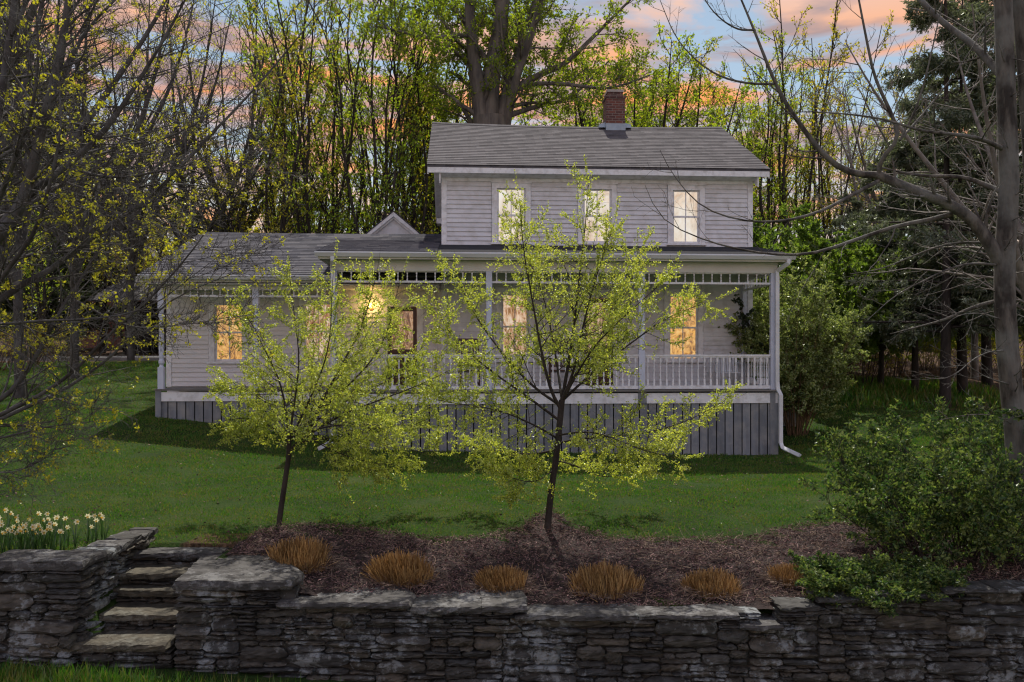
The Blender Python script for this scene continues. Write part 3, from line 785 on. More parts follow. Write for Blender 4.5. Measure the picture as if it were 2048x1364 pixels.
# eave: fascia, sloping frieze, soffit, rake boards with returns
g = G()
g.box(ure_l + .02, ure_r - .02, VM - .375, VM - .345, z_eave - .17, z_eave - .035)
g.prism([(VM - .34, z_eave - .15), (VM - .345, z_eave - .12), (VM - .031, z_eave - .02), (VM - .031, z_eave - .22), (VM - .1, z_eave - .21)], ure_l + .25, ure_r - .25)
H('eave_fascia', g, 'trim')
for (r0, r1), (x0, x1) in (((ure_l + .005, ure_l + .045), (ure_l + .046, uML - .03)), ((ure_r - .045, ure_r - .005), (uMR + .03, ure_r - .046))):
    g = G()
    for va, vb_ in ((VM - .34, v_ridge - .002), (VM + DEPTH + .36, v_ridge + .002)):
        za = z_eave - .03; zb_ = z_ridge - .07
        g.hexa([(r0, va, za - .17), (r1, va, za - .17), (r1, vb_, zb_ - .17), (r0, vb_, zb_ - .17), (r0, va, za), (r1, va, za), (r1, vb_, zb_), (r0, vb_, zb_)])
    fa, fb = (x1 - .03, x1) if x0 < 0 else (x0, x0 + .03)
    for va, vb_ in ((VM - .33, v_ridge - .003), (VM + DEPTH + .34, v_ridge + .003)):   # raking soffit and frieze
        za = z_eave - .09; zb_ = z_ridge - .13
        g.hexa([(x0, va, za - .03), (x1, va, za - .03), (x1, vb_, zb_ - .03), (x0, vb_, zb_ - .03), (x0, va, za), (x1, va, za), (x1, vb_, zb_), (x0, vb_, zb_)])
        g.hexa([(fa, va, za - .33), (fb, va, za - .33), (fb, vb_, zb_ - .33), (fa, vb_, zb_ - .33), (fa, va, za - .031), (fb, va, za - .031), (fb, vb_, zb_ - .031), (fa, vb_, zb_ - .031)])
    g.box(x0, x1, VM + DEPTH - .3, VM + DEPTH + .33, z_eave - .30, z_eave - .13)
    H('rake_board', g, 'trim')

# chimney
cu0, cu1 = U(1213, v_ridge - .28), U(1250, v_ridge - .28); cv0, cv1 = v_ridge - .28, v_ridge + .3
zc = lambda y: Zat(1230, y, cv0)
g = G(); g.box(cu0, cu1, cv0, cv1, zc(262), zc(196)); g.box(cu0 - .025, cu1 + .025, cv0 - .025, cv1 + .025, zc(196) + .001, zc(191))
g.box(cu0 + .05, cu1 - .05, cv0 + .05, cv1 - .05, zc(191) + .001, zc(183))
ch = H('chimney', g, 'brick', roof_o)
g = G(); g.box(cu0 + .03, cu1 - .03, cv0 + .03, cv1 - .03, zc(183) + .001, zc(178)); g.build('chimney_cap', 'concrete', ch)
g = G(); g.box(cu0 - .012, cu1 + .012, cv0 - .012, cv1 + .012, zc(266), zc(247))
g.hexa([(cu0 - .2, cv0 + .05, z_ridge - .10), (cu0 - .013, cv0 + .05, z_ridge - .10), (cu0 - .013, cv1, z_ridge - .10), (cu0 - .2, cv1, z_ridge - .10), (cu0 - .2, cv0 + .1, z_ridge + .0), (cu0 - .013, cv0 + .1, z_ridge + .06), (cu0 - .013, cv1, z_ridge + .06), (cu0 - .2, cv1, z_ridge + .0)])
g.hexa([(cu1 + .013, cv0 + .05, z_ridge - .10), (cu1 + .2, cv0 + .05, z_ridge - .10), (cu1 + .2, cv1, z_ridge - .10), (cu1 + .013, cv1, z_ridge - .10), (cu1 + .013, cv0 + .1, z_ridge + .06), (cu1 + .2, cv0 + .1, z_ridge + .0), (cu1 + .2, cv1, z_ridge + .0), (cu1 + .013, cv1, z_ridge + .06)])
g.build('flashing', 'flash', ch)

# wing roof, hipped into the main wall
uwe_l = U(280, VWP - .3)
wing_roof = roof('wing_roof', uwe_l, uML - .03, VWP - .3, z_we + .03, vwr, z_wr, 2 * vwr - VWP + .3, z_we + .03, 'wingroof', .18, .02)
g = G()
for va, vb_ in ((VWP - .26, vwr), (2 * vwr - VWP + .26, vwr + .001)):
    g.hexa([(uwe_l + .005, va, z_we - .19), (uwe_l + .045, va, z_we - .19), (uwe_l + .045, vb_, z_wr - .24), (uwe_l + .005, vb_, z_wr - .24), (uwe_l + .005, va, z_we - .03), (uwe_l + .045, va, z_we - .03), (uwe_l + .045, vb_, z_wr - .07), (uwe_l + .005, vb_, z_wr - .07)])
g.box(uwe_l + .046, uML - .06, VWP - .25, VW - .04, z_we - .20, z_we - .18)
H('wing_rake', g, 'cornice')

# gable of the rear ell peeping over the wing ridge
vg = vwr + .9; ug, zg = UZ(787, 424, vg); ugl = U(722, vg); ugr = 2 * ug - ugl; zgb = Zat(787, 478, vg)
ex = .35; slp = (zg - zgb) / (ug - ugl)
g = G(); g.prism([(ugl - ex + .2, zgb - ex * slp), (ugr + ex - .2, zgb - ex * slp), (ug, zg - .14)], vg + .12, vg + .2, axis=1)
g.box(ugl - .1, ugr + .1, vg + .21, vg + 3, zgb - 1.5, zgb - .2)
eg = H('ell_gable', g, 'siding')
g = G()
for s_ in (-1, 1):
    eu = ug + s_ * (ug - ugl + ex)
    ez = zgb - ex * slp
    for w0, w1, f0, f1 in ((0, .11, vg - .03, vg + .05), (.115, .18, vg + .051, vg + .1)):
        g.hexa([(eu, f0, ez - w1), (ug, f0, zg - w1 - .02), (ug, f1, zg - w1 - .02), (eu, f1, ez - w1), (eu, f0, ez - w0), (ug, f0, zg - w0), (ug, f1, zg - w0), (eu, f1, ez - w0)])
g.build('gable_rake', 'trim', eg)
g = G()
for s_ in (-1, 1):
    eu = ug + s_ * (ug - ugl + ex + .03); ez = zgb - (ex + .03) * slp
    g.hexa([(eu, vg - .05, ez + .01), (ug, vg - .05, zg + .01), (ug, vg + 3.2, zg + .01), (eu, vg + 3.2, ez + .01), (eu, vg - .05, ez + .04), (ug, vg - .05, zg + .04), (ug, vg + 3.2, zg + .04), (eu, vg + 3.2, ez + .04)])
g.build('gable_roof', 'wingroof', eg)

# porch roof
pe_l, pe_r = U(632, -.34), U(1588, -.34); z_pe = Zat(1100, 505, -.34); z_pw = Zat(1200, 492, VM)
g = G()
g.hexa([(pe_l, -.34, z_pe - .03), (pe_r, -.34, z_pe - .03), (pe_r, VM - .036, z_pw - .05), (pe_l, VM - .036, z_pw - .05), (pe_l, -.34, z_pe), (pe_r, -.34, z_pe), (pe_r, VM - .036, z_pw), (pe_l, VM - .036, z_pw)])
porch_roof = H('porch_roof', g, 'rolled')
g = G(); nr = 14
for i in range(nr):
    f0, f1 = i / nr, (i + 1) / nr; vv = lambda f: -.335 + (VM + 1.35 + .335) * f; zz = lambda f: z_pe + .006 + (z_pw - z_pe) / (VM + .3) * (vv(f) + .34)
    g.hexa([(pe_l + .005, vv(f0), zz(f0)), (uML - .06, vv(f0), zz(f0)), (uML - .06, vv(f1), zz(f1)), (pe_l + .005, vv(f1), zz(f1)), (pe_l + .005, vv(f0), zz(f0) + .02), (uML - .06, vv(f0), zz(f0) + .02), (uML - .06, vv(f1), zz(f1) + .006), (pe_l + .005, vv(f1), zz(f1) + .006)])
H('porch_roof_shingles', g, 'wingroof')
zb0, zb1 = Zat(1100, 544, VP), Zat(1100, 521, VP)       # beam bottom / top
ztop = Zat(1100, 516, VP)
g = G()
g.box(pe_l + .04, pe_r - .04, -.32, -.30, z_pe - .17, z_pe - .035)
g.box(pe_l + .04, pe_l + .07, -.299, VM + 1.0, z_pe - .17, z_pe - .036); g.box(pe_r - .07, pe_r - .04, -.299, VM, z_pe - .17, z_pe - .036)
g.box(uPL - .08, uPR + .08, -.07, .07, zb0, z_pe - .16)
g.box(uPR - .07, uPR + .07, .071, VM - .04, zb0, z_pe - .16); g.box(uPL - .07, uPL + .07, .071, VW - .04, zb0, z_pe - .16)
H('porch_beam', g, 'cornice')
g = G(); g.box(pe_l + .071, pe_r - .071, -.298, VM - .04, z_pe - .16, z_pe - .14)
g.box(pe_l + .071, uML - .12, VM - .04, VW - .04, z_pe - .16, z_pe - .14)
H('porch_ceiling', g, 'soffit')
# wing beam
wb0 = Zat(450, 578, VWP); wu0, wu1 = U(323, VWP), U(663, VWP)
g = G(); g.box(wu0 - .08, wu1, VWP - .06, VWP + .06, wb0, z_we - .19); g.box(wu0 - .06, wu0 + .06, VWP + .061, VW - .04, wb0, z_we - .19)
g.box(wu0 - .5, wu1, VWP - .25, VWP - .23, z_we - .15, z_we - .03)
H('wing_beam', g, 'cornice')

# spindle friezes
def frieze(u0, u1, v, zt, h, parent=None, along='u', step=.205):
    g = G(); n = int((u1 - u0) / step)
    def bx(a, b, t, z0, z1):
        if along == 'u': g.box(a, b, v - t, v + t, z0, z1)
        else: g.box(v - t, v + t, a, b, z0, z1)
    bx(u0, u1, .03, zt - h, zt - h + .045); bx(u0, u1, .02, zt - .022, zt - .001)
    for i in range(n):
        c = u0 + (i + .5) * (u1 - u0) / n; z0 = zt - h + .046; z1 = zt - .023; k = z1 - z0
        pr = [(.018, z0), (.018, z0 + .2 * k), (.009, z0 + .3 * k), (.017, z0 + .5 * k), (.009, z0 + .7 * k), (.018, z0 + .8 * k), (.018, z1)]
        if along == 'u': g.lathe(pr, c, v, 6)
        else: g.lathe(pr, v, c, 6)
    return H('spindle_frieze', g, 'trim', parent)
fh = zb0 - Zat(1100, 567, VP)
posts_px = [668, 978, 1283, 1546]
pu = [U(p, VP) for p in posts_px]
for a, b in zip(pu[:-1], pu[1:]): frieze(a + .07, b - .07, VP, zb0, fh)
frieze(.1, VM - .06, uPR, zb0, fh, along='v')
wfh = wb0 - Zat(450, 594, VWP); wp = [wu0, U(512, VWP), wu1]
for a, b in zip(wp[:-1], wp[1:]): frieze(a + .06, b - .06, VWP, wb0, wfh, step=.165)

# posts: square chamfered for the porch, turned for the wing
def post(u, v, z0, z1, turned, w=.068):
    g = G()
    if turned:
        k = z1 - z0
        g.box(u - w, u + w, v - w, v + w, z0, z0 + .22 * k); g.box(u - w, u + w, v - w, v + w, z0 + .80 * k, z1)
        pr = [(.9, .22), (.6, .24), (1.0, .26), (1.0, .28), (.68, .30), (.85, .33), (.95, .42), (.8, .60), (.66, .70), (1.0, .72), (1.0, .74), (.62, .76), (.9, .79), (.9, .80)]
        g.lathe([(r * w, z0 + t * k) for r, t in pr], u, v, 12)
    else:
        k = z1 - z0; c = w * .62
        g.box(u - w, u + w, v - w, v + w, z0, z0 + .34 * k); g.box(u - w, u + w, v - w, v + w, z1 - .2 * k, z1)
        o = [(-w, -c), (-c, -w), (c, -w), (w, -c), (w, c), (c, w), (-c, w), (-w, c)]
        g.ngon([(u + a * .97, v + b * .97, z) for z in (z0 + .34 * k, z1 - .2 * k) for a, b in o], [[i, (i + 1) % 8, 8 + (i + 1) % 8, 8 + i] for i in range(8)])
    return H('porch_post', g, 'porchpost')
for p in pu: post(p, VP, ZD - .01, zb0 - .001, False)
post(uPR - .0, VM - .1, ZD, zb0 - .002, False, .05)
for p in wp[:2]: post(p, VWP, ZD - .01, wb0 - .001, True)

# railings: top and bottom rail, turned balusters as sub-parts
zr0 = Zat(1400, 771, VP)
bal = G(); k = ZR - .07 - zr0 - .001
for a, b, w in ((0, .22 * k, .02), (.84 * k, k, .02)): bal.box(-w, w, -w, w, a, b)
bal.lathe([(.02, .22 * k), (.011, .25 * k), (.018, .3 * k), (.02, .38 * k), (.012, .62 * k), (.018, .66 * k), (.011, .7 * k), (.018, .8 * k), (.02, .84 * k)], 0, 0, 8)
bal0 = bal.build('baluster', 'trim', house); used = False
def rail(u0, u1, v, along='u'):
    global used
    g = G()
    def bx(a, b, t, z0, z1):
        if along == 'u': g.box(a, b, v - t, v + t, z0, z1)
        else: g.box(v - t, v + t, a, b, z0, z1)
    bx(u0, u1, .045, ZR - .035, ZR); bx(u0, u1, .03, ZR - .07, ZR - .036); bx(u0, u1, .035, zr0 - .075, zr0)
    r = H('porch_railing', g, 'trim'); n = int(round((u1 - u0) / .147))
    for i in range(n):
        c = u0 + (i + .5) * (u1 - u0) / n
        o = bal0 if not used else bal0.copy()
        if used: put(o)
        used = True
        o.parent = r; o.location = (c, v, zr0 + .0005) if along == 'u' else (v, c, zr0 + .0005)
for a, b in zip(pu[:-1], pu[1:]): rail(a + .072, b - .072, VP)
rail(.075, VM - .16, uPR, 'v')
rail(.075, VW - .1, uPL, 'v')

# deck, fascia bands, skirting
g = G(); g.box(uPL - .12, uPR + .12, -.13, VM - .04, ZD - .04, ZD); g.box(wu0 - .12, uPL - .121, VWP - .12, VW - .04, ZD - .04, ZD); g.box(uPL - .12, uML - .12, VM - .039, VW - .04, ZD - .04, ZD)
H('porch_deck', g, 'deck')
zf0, zf1 = Zat(1400, 806, VP), ZD - .075
g = G()
for a, b in zip(pu[:-1], pu[1:]): g.box(a + .1, b - .1, -.085, -.06, zf0, zf1)
g.box(uPR + .086, uPR + .111, -.05, VM, zf0, zf1)
g.box(uPR + .03, uPR + .085, -.085, -.06, zf0, zf1)
wz0 = Zat(420, 802, VWP)
g.box(wp[0] - .02, wp[1] + .02, VWP - .085, VWP - .06, wz0, zf1); g.box(wp[1] + .07, wp[2] - .05, VWP - .085, VWP - .06, wz0, zf1)
H('fascia_boards', g, 'trim')
g = G()
def skirt(a, b, v, zt, along='u', bw=.175, gap=.026):
    n = int(round((b - a) / (bw + gap))); s_ = (b - a) / n
    for i in range(n):
        c = a + i * s_; zb = (hgz(c, v) if along == 'u' else hgz(v, c)) - .12
        if along == 'u': g.box(c + gap / 2, c + s_ - gap / 2, v - .0, v + .02, zb, zt)
        else: g.box(v, v + .02, c + gap / 2, c + s_ - gap / 2, zb, zt)
skirt(uPL - .06, uPR + .05, -.055, zf0 + .0); skirt(wu0 - .04, uPL - .12, VWP - .055, wz0)
skirt(0, VM + 3, uPR + .085, zf0, 'v'); skirt(0, VWP - .06, uPL - .09, zf0, 'v'); skirt(VWP - .04, VW + 3, wu0 - .09, zf0, 'v')
for p in pu: g.box(p - .095, p + .095, -.082, -.057, hgz(p, 0) - .1 if p in (pu[0], pu[-1]) else zf0 - .0, ZD - .041)
g.box(wu0 - .11, wu0 + .02, VWP - .1, VWP - .06, hgz(wu0, VWP) - .1, ZD - .041)
H('porch_skirting', g, 'skirt')
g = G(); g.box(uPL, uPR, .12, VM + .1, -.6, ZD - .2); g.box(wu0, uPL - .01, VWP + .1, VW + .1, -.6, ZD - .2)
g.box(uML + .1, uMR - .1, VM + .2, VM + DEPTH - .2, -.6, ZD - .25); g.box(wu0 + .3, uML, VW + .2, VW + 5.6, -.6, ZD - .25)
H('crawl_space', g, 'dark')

# gutters and downspouts
def gutter(u0, u1, v, z):
    g = G(); g.prism([(v, z), (v - .02, z), (v - .022, z - .015), (v - .10, z - .0), (v - .105, z - .03), (v - .085, z - .065), (v - .06, z - .11), (v, z - .11)], u0, u1)
    return g
H('gutter', gutter(pe_l - .02, pe_r + .02, -.325, z_pe - .015), 'gutter')
H('gutter', gutter(uwe_l - .02, U(662, VWP - .3), VWP - .30, z_we + .015), 'gutter')
def pipe(name, pts, w=.042, d=.03):
    g = G(); pts = [np.array(p, float) for p in pts]
    secs = []
    for i, p in enumerate(pts):
        t = (pts[min(i + 1, len(pts) - 1)] - pts[max(i - 1, 0)]); t /= np.linalg.norm(t)
        a = np.cross(t, (0, 1, 0)); a /= np.linalg.norm(a); b = np.cross(a, t)
        secs.append([p + a * w + b * d, p - a * w + b * d, p - a * w - b * d, p + a * w - b * d])
    v = [x for s_ in secs for x in s_]; q = []
    for i in range(len(pts) - 1):
        for j in range(4): q.append([4 * i + j, 4 * i + (j + 1) % 4, 4 * i + 4 + (j + 1) % 4, 4 * i + 4 + j])
    q += [[3, 2, 1, 0], [len(v) - 4, len(v) - 3, len(v) - 2, len(v) - 1]]
    return H(name, g.add(v, q), 'gutter')
zg_ = hgz(uPR + .1, 0)
pipe('downspout', [(uPR + .22, -.38, z_pe - .12), (uPR + .22, -.38, z_pe - .2), (uPR + .05, -.13, z_pe - .36), (uPR + .05, -.13, z_pe - .5), (uPR + .05, -.13, ZD + .18), (uPR + .06, -.15, ZD), (uPR + .11, -.19, ZD - .12), (uPR + .11, -.19, zg_ + .28), (uPR + .14, -.24, zg_ + .17), (uPR + .33, -.75, zg_ + .05)])
zg_ = hgz(uPL, 0)
pipe('downspout', [(uPL + .02, -.36, z_pe - .12), (uPL + .02, -.36, z_pe - .2), (uPL + .0, -.13, z_pe - .38), (uPL, -.13, z_pe - .5), (uPL, -.13, ZD), (uPL, -.17, ZD - .12), (uPL, -.17, zg_ + .25), (uPL - .03, -.22, zg_ + .14), (uPL - .22, -.7, zg_ + .05)])

# ------------------------------------------------------------------ things on the porch
def W(u, v, z): return (u * cs - v * sn, D0 + u * sn + v * cs, z)
# wall lamp
lu, lz = UZ(742, 616, VW - .12)
lamp = empty('wall_lamp', W(lu, VW - .025, lz - .02), YAW, 'small glowing amber wall lamp beside the wing door under the porch', 'wall lamp')
g = G(); g.lathe([(.001, 0), (.05, .0), (.05, .012), (.02, .02), (.001, .02)], 0, 0, 12)
bpl = g.build('backplate', 'brass', lamp); bpl.rotation_euler = (R(90), 0, 0)
g = G(); g.tubes(np.array([[(0, -.02, 0), (0, -.06, -.02), (0, -.10, 0), (0, -.10, .02)]], float), np.full((1, 4), .008), 6); g.build('arm', 'brass', lamp)
m, n, l, out = _nt('lamp_glow'); e = n.new('ShaderNodeEmission'); e.inputs[0].default_value = (1.0, .55, .12, 1); e.inputs[1].default_value = 14; l.new(e.outputs[0], out.inputs[0]); MT['glow'] = m
g = G(); g.lathe([(.001, .02), (.04, .03), (.062, .07), (.055, .115), (.025, .145), (.001, .15)], 0, -.10, 14); g.build('lamp_globe', 'glow', lamp, True)
ld = bpy.data.lights.new('porch_lamp_light', 'POINT'); ld.energy = 7; ld.color = (1, .62, .22); ld.shadow_soft_size = .05
lo = bpy.data.objects.new('lamp_light', ld); put(lo, lamp); lo.location = (0, -.22, .08)

def rocking_chair(u, v, rz, label):
    root = empty('rocking_chair', W(u, v, ZD), YAW + rz, label, 'rocking chair', 'rocking chairs on the porch')
    # faces -y
    def sec(P, r, s=6): return np.array([P], float), np.full((1, len(P)), r)
    for s_ in (-1, 1):
        x = s_ * .27
        g = G(); t = np.linspace(-1, 1, 12); g.tubes(np.array([[(x, -.06 + a * .46, .025 + .09 * a * a) for a in t]]), np.full((1, 12), .018), 6); g.build('rocker', 'redwood', root)
        g = G(); g.tubes(*sec([(x, -.26, .05), (x, -.26, .35), (x, -.27, .66)], .02)); g.build('front_leg', 'redwood', root)
        g = G(); g.tubes(*sec([(x, .2, .04), (x, .21, .4), (x, .27, .8), (x * .98, .40, 1.18)], .02)); g.build('back_post', 'redwood', root)
        g = G(); g.box(x - .04, x + .04, -.34, .27, .66, .685); g.build('armrest', 'redwood', root)
    g = G(); g.hexa([(-.26, -.29, .41), (.26, -.29, .41), (.25, .22, .37), (-.25, .22, .37), (-.26, -.29, .445), (.26, -.29, .445), (.25, .22, .405), (-.25, .22, .405)]); g.build('seat', 'redwood', root)
    g = G()
    g.hexa([(-.27, .375, 1.06), (.27, .375, 1.06), (.27, .395, 1.06), (-.27, .395, 1.06), (-.25, .405, 1.2), (.25, .405, 1.2), (.25, .425, 1.2), (-.25, .425, 1.2)])
    g.hexa([(-.25, .215, .5), (.25, .215, .5), (.25, .235, .5), (-.25, .235, .5), (-.25, .225, .56), (.25, .225, .56), (.25, .245, .56), (-.25, .245, .56)])
    for i in range(7):
        x = -.21 + i * .07
        g.hexa([(x - .017, .228, .56), (x + .017, .228, .56), (x + .017, .24, .56), (x - .017, .24, .56), (x - .017, .375, 1.06), (x + .017, .375, 1.06), (x + .017, .39, 1.06), (x - .017, .39, 1.06)])
    g.build('backrest', 'redwood', root)
    return root
rocking_chair(U(940, 1.2), 1.15, R(10), 'dark red-brown slatted rocking chair beside the second porch post, below the pink lit window')
rocking_chair(U(1122, 1.2), 1.2, R(-8), 'dark red-brown slatted rocking chair on the porch directly behind the taller apple tree')
# white resin patio chair behind the railing
root = empty('patio_chair', W(U(1458, 1.1), 1.15, ZD), YAW + R(-5), 'low white moulded patio chair behind the railing near the right end of the porch', 'patio chair')
g = G(); g.box(-.24, .24, -.24, .22, .36, .39); g.build('seat', 'resin', root)
g = G(); pts = [(-.27, .2, .36), (-.26, .27, .60), (-.2, .31, .78), (0, .32, .80), (.2, .31, .78), (.26, .27, .60), (.27, .2, .36)]
g.tubes(np.array([pts], float), np.full((1, 7), .022), 6)
for i in range(6):
    x = -.18 + i * .072; g.hexa([(x - .022, .2, .39), (x + .022, .2, .39), (x + .022, .215, .39), (x - .022, .215, .39), (x - .022, .30, .785), (x + .022, .30, .785), (x + .022, .315, .785), (x - .022, .315, .785)])
g.build('backrest', 'resin', root)
for s_ in (-1, 1):
    g = G(); g.tubes(np.array([[(s_ * .27, .2, .6), (s_ * .28, 0, .6), (s_ * .28, -.22, .58), (s_ * .28, -.26, .3), (s_ * .28, -.27, 0)]], float), np.full((1, 5), .022), 6); g.build('armrest', 'resin', root)
    g = G(); g.tubes(np.array([[(s_ * .25, .2, .36), (s_ * .26, .25, .18), (s_ * .26, .28, 0)]], float), np.full((1, 3), .022), 6); g.build('leg', 'resin', root)

# grey metal cabinet beyond the porch end, half hidden by the lilac
p_ = (pxd(1572, 22.6), 22.6); zc0 = gz1(*p_)
root = empty('utility_cabinet', (p_[0], p_[1], zc0), YAW, 'pale grey box with a bright lid half hidden behind the lilac stems beside the porch', 'cabinet')
zt = CAMZ + (710 - 727) / F * 22.6 - zc0
g = G(); g.box(-.2, .2, -.2, .2, 0, zt - .05); g.build('body', 'kerb', root)
g = G(); g.box(-.24, .24, -.24, .24, zt - .049, zt); g.build('lid', 'resin', root)

# ------------------------------------------------------------------ dry-stone wall
NS, NT = 9, 6
_s = np.linspace(-1, 1, NS); _t = np.linspace(-1, 1, NT)
def stones(g, rects, origin, ax, face, depth=.22, prot=.03):
    """rects (x0,x1,z0,z1) on the plane origin + x*ax + z*up; face = outward unit vector"""
    origin = np.array(origin, float); ax = np.array(ax, float); face = np.array(face, float)
    S, T = np.meshgrid(_s, _t, indexing='ij')
    for (x0, x1, z0, z1) in rects:
        w, h = (x1 - x0) / 2, (z1 - z0) / 2
        gap = rng.uniform(.003, .007)
        w2, h2 = max(w - gap, .01), max(h - gap, .006)
        cr = rng.uniform(.3, .95); rot = rng.normal(0, .030)
        # ragged outline: every stone has its own corner shape
        sx = S * (1 - cr * .28 * (T ** 4) * (S ** 2)) ; tz = T * (1 - cr * .40 * (S ** 6) * rng.uniform(.3, 1))
        tl = rng.normal(0, .05); bw = rng.normal(0, .10, 4)
        X = sx * w2 + rng.normal(0, min(.006, h * .08), S.shape)
        Z = tz * h2 * (1 - .12 * abs(bw[0]) * (1 + S)) + np.where(T > 0, -abs(bw[1]) * h2 * (S * .5 + .5) * 1.2, abs(bw[2]) * h2 * (.5 - S * .5) * 1.2) + rng.normal(0, min(.005, h * .09), S.shape)
        Z = Z + rot * X * (1 if w < .25 else .5); pr = rng.uniform(-prot, prot)
        e = np.maximum(np.abs(S) ** 5, np.abs(T) ** 4)
        tilt = rng.normal(0, .018, 2)
        Y = pr - e * min(.03, h * .8) + rng.normal(0, .006, S.shape) + tilt[0] * S * w * 2 + tilt[1] * T
        P = origin + (x0 + x1) / 2 * ax + np.array([0, 0, (z0 + z1) / 2]) + X[..., None] * ax + Y[..., None] * face + Z[..., None] * np.array([0, 0, 1.])
        back = P - face * depth
        V = [P.reshape(-1, 3)]; q = []
        idx = np.arange(NS * NT).reshape(NS, NT)
        q.append(np.stack([idx[:-1, :-1], idx[1:, :-1], idx[1:, 1:], idx[:-1, 1:]], -1).reshape(-1, 4))
        ring = np.concatenate([idx[:, 0], idx[-1, 1:], idx[-2::-1, -1], idx[0, -2:0:-1]])
        V.append(back.reshape(-1, 3)[ring]); k = NS * NT; m_ = len(ring)
        q.append(np.array([[ring[(i + 1) % m_], ring[i], k + i, k + (i + 1) % m_] for i in range(m_)]))
        g.add(np.concatenate(V), np.concatenate(q))

def skyline(x0, x1, zb, ztop, rg, big=1.0):
    c = .025; n = int((x1 - x0) / c); xs = x0 + (np.arange(n) + .5) * c
    h = np.full(n, zb) if np.isscalar(zb) else zb(xs); top = ztop(xs) if callable(ztop) else np.full(n, ztop)
    h = h + 0.0; out = []
    while True:
        open_ = h < top - .012
        if not open_.any() or len(out) > 4000: break
        hh = np.where(open_, h, 99); i = int(np.argmin(hh)); a = b = i
        while a > 0 and abs(h[a - 1] - h[i]) < .014: a -= 1
        while b < n - 1 and abs(h[b + 1] - h[i]) < .014: b += 1
        run = (b - a + 1) * c
        r = rg.random()
        th = rg.uniform(.03, .055) if r < .55 else (rg.uniform(.055, .09) if r < .85 else rg.uniform(.1, .17))
        th *= big
        w = th * rg.uniform(2.6, 7.5); w = min(max(w, .12), .75)
        nb = []
        if a > 0: nb.append(h[a - 1] - h[i])
        if b < n - 1: nb.append(h[b + 1] - h[i])
        nb = [q for q in nb if q > .015]
        if run < .16:
            w = run; th = min(nb) if nb else th
            th = min(max(th, .02), .16)
        elif run - w < .12: w = run
        if nb and abs(min(nb) - th) < .02: th = min(nb)
        k = max(1, int(round(w / c)))
        if rg.random() < .5: s_, e_ = a, min(a + k, b + 1)
        else: s_, e_ = max(a, b + 1 - k), b + 1
        zt = min(h[i] + th, float(np.min(top[s_:e_])) + .01) if float(np.min(top[s_:e_])) - h[i] > .02 else h[i] + .02
        if float(np.min(top[s_:e_])) - zt < .022: zt = max(zt, float(np.min(top[s_:e_])))
        base_ = float(np.min(h[s_:e_]))
        out.append((x0 + s_ * c, x0 + e_ * c, base_, zt))
        h[s_:e_] = zt
    return out

def slab(outline, zt, th, seed=0, tilt=(0, 0), nseg=7):
    """flat slab with a broken, ragged rim: outline = world (x, y) corners counter-clockwise"""
    rg = np.random.default_rng(seed); o = np.array(outline, float); P = []
    for i in range(len(o)):
        a, b = o[i], o[(i + 1) % len(o)]; L = np.linalg.norm(b - a); k = max(2, int(L / .07))
        nr = np.array([b[1] - a[1], a[0] - b[0]]) / L
        off = np.cumsum(rg.normal(0, .010, k)); off -= np.linspace(0, off[-1], k)
        for j in range(k): P.append(a + (b - a) * j / k + nr * off[j])
    P = np.array(P); c = P.mean(0); m_ = len(P)
    rings = []
    for f, dz in ((1.0, -th), (1.02, -th * .62), (1.0, -th * .25), (.985, -.006), (.8, 0), (.5, 0), (.2, 0)):
        R_ = c + (P - c) * f + (rg.normal(0, .006, P.shape) if f > .9 else 0)
        z = zt + dz + (R_ - c) @ np.array(tilt) + rg.normal(0, .003 if f > .3 else .002, m_)
        rings.append(np.c_[R_, z])
    V = np.concatenate(rings); q = []
    for r in range(len(rings) - 1):
        for i in range(m_):
            j = (i + 1) % m_; q.append([r * m_ + i, r * m_ + j, (r + 1) * m_ + j, (r + 1) * m_ + i])
    g = G().add(V, q); g.ngon(rings[-1], [list(range(m_))]); g.ngon(rings[0], [list(range(m_))[::-1]])
    return g

YF = 8.85
def wx(px, y=YF): return pxd(px, y)
def wz(py, y=YF): return CAMZ + (710 - py) / F * y
caps = [  # px left, px right at the front edge, front y-px left/right of the top, back y-px left/right, thickness
    (350, 583, 1151, 1168, 1097, 1100, .10, 0, 60), (556, 818, 1194, 1212, 1137, 1165, .065, 20, 15), (822, 962, 1213, 1211, 1168, 1170, .075, 15, 0), (964, 1050, 1211, 1208, 1170, 1172, .07, 0, 5),
    (1032, 1277, 1228, 1230, 1203, 1206, .055, 8, 0), (1279, 1477, 1230, 1225, 1215, 1203, .055, 5, -5), (1478, 1562, 1252, 1243, 1226, 1224, .06, 0, -10)]
capz = []
for c in caps: capz.append((wx(c[0]), wx(c[1]), (wz(c[2]) + wz(c[3])) / 2, c[6]))
def main_top(x):
    z = np.full_like(x, wz(1190))
    for a, b, zt, th in capz: z = np.where((x >= a - .02) & (x < b + .02), zt - th, z)
    r = x > capz[-1][1]
    z = np.where(r, np.interp(x, [wx(1562), wx(1700), wx(1800), wx(2048)], [wz(1236), wz(1208), wz(1190), wz(1186)]) + .02 * np.round(np.sin(x * 2.7) * 1.4), z)
    return z
XL, XR = wx(347), 7.6
wall = empty('retaining_wall', (2, YF + .2, -.9), 0, 'long low dry-stone wall of dark lichened slabs in front of the mulch bed', 'stone wall')
def wchild(g, name, m, par, smooth=False):
    o = g.build(name, m, par, smooth); o.matrix_parent_inverse = Matrix.Translation(-Vector(par.location)); return o
rg = np.random.default_rng(3)
rc = skyline(XL, XR, lambda x: lowz(x) - .12, main_top, rg, 1.0)
g = G(); stones(g, rc, (0, YF, 0), (1, 0, 0), (0, -1, 0))
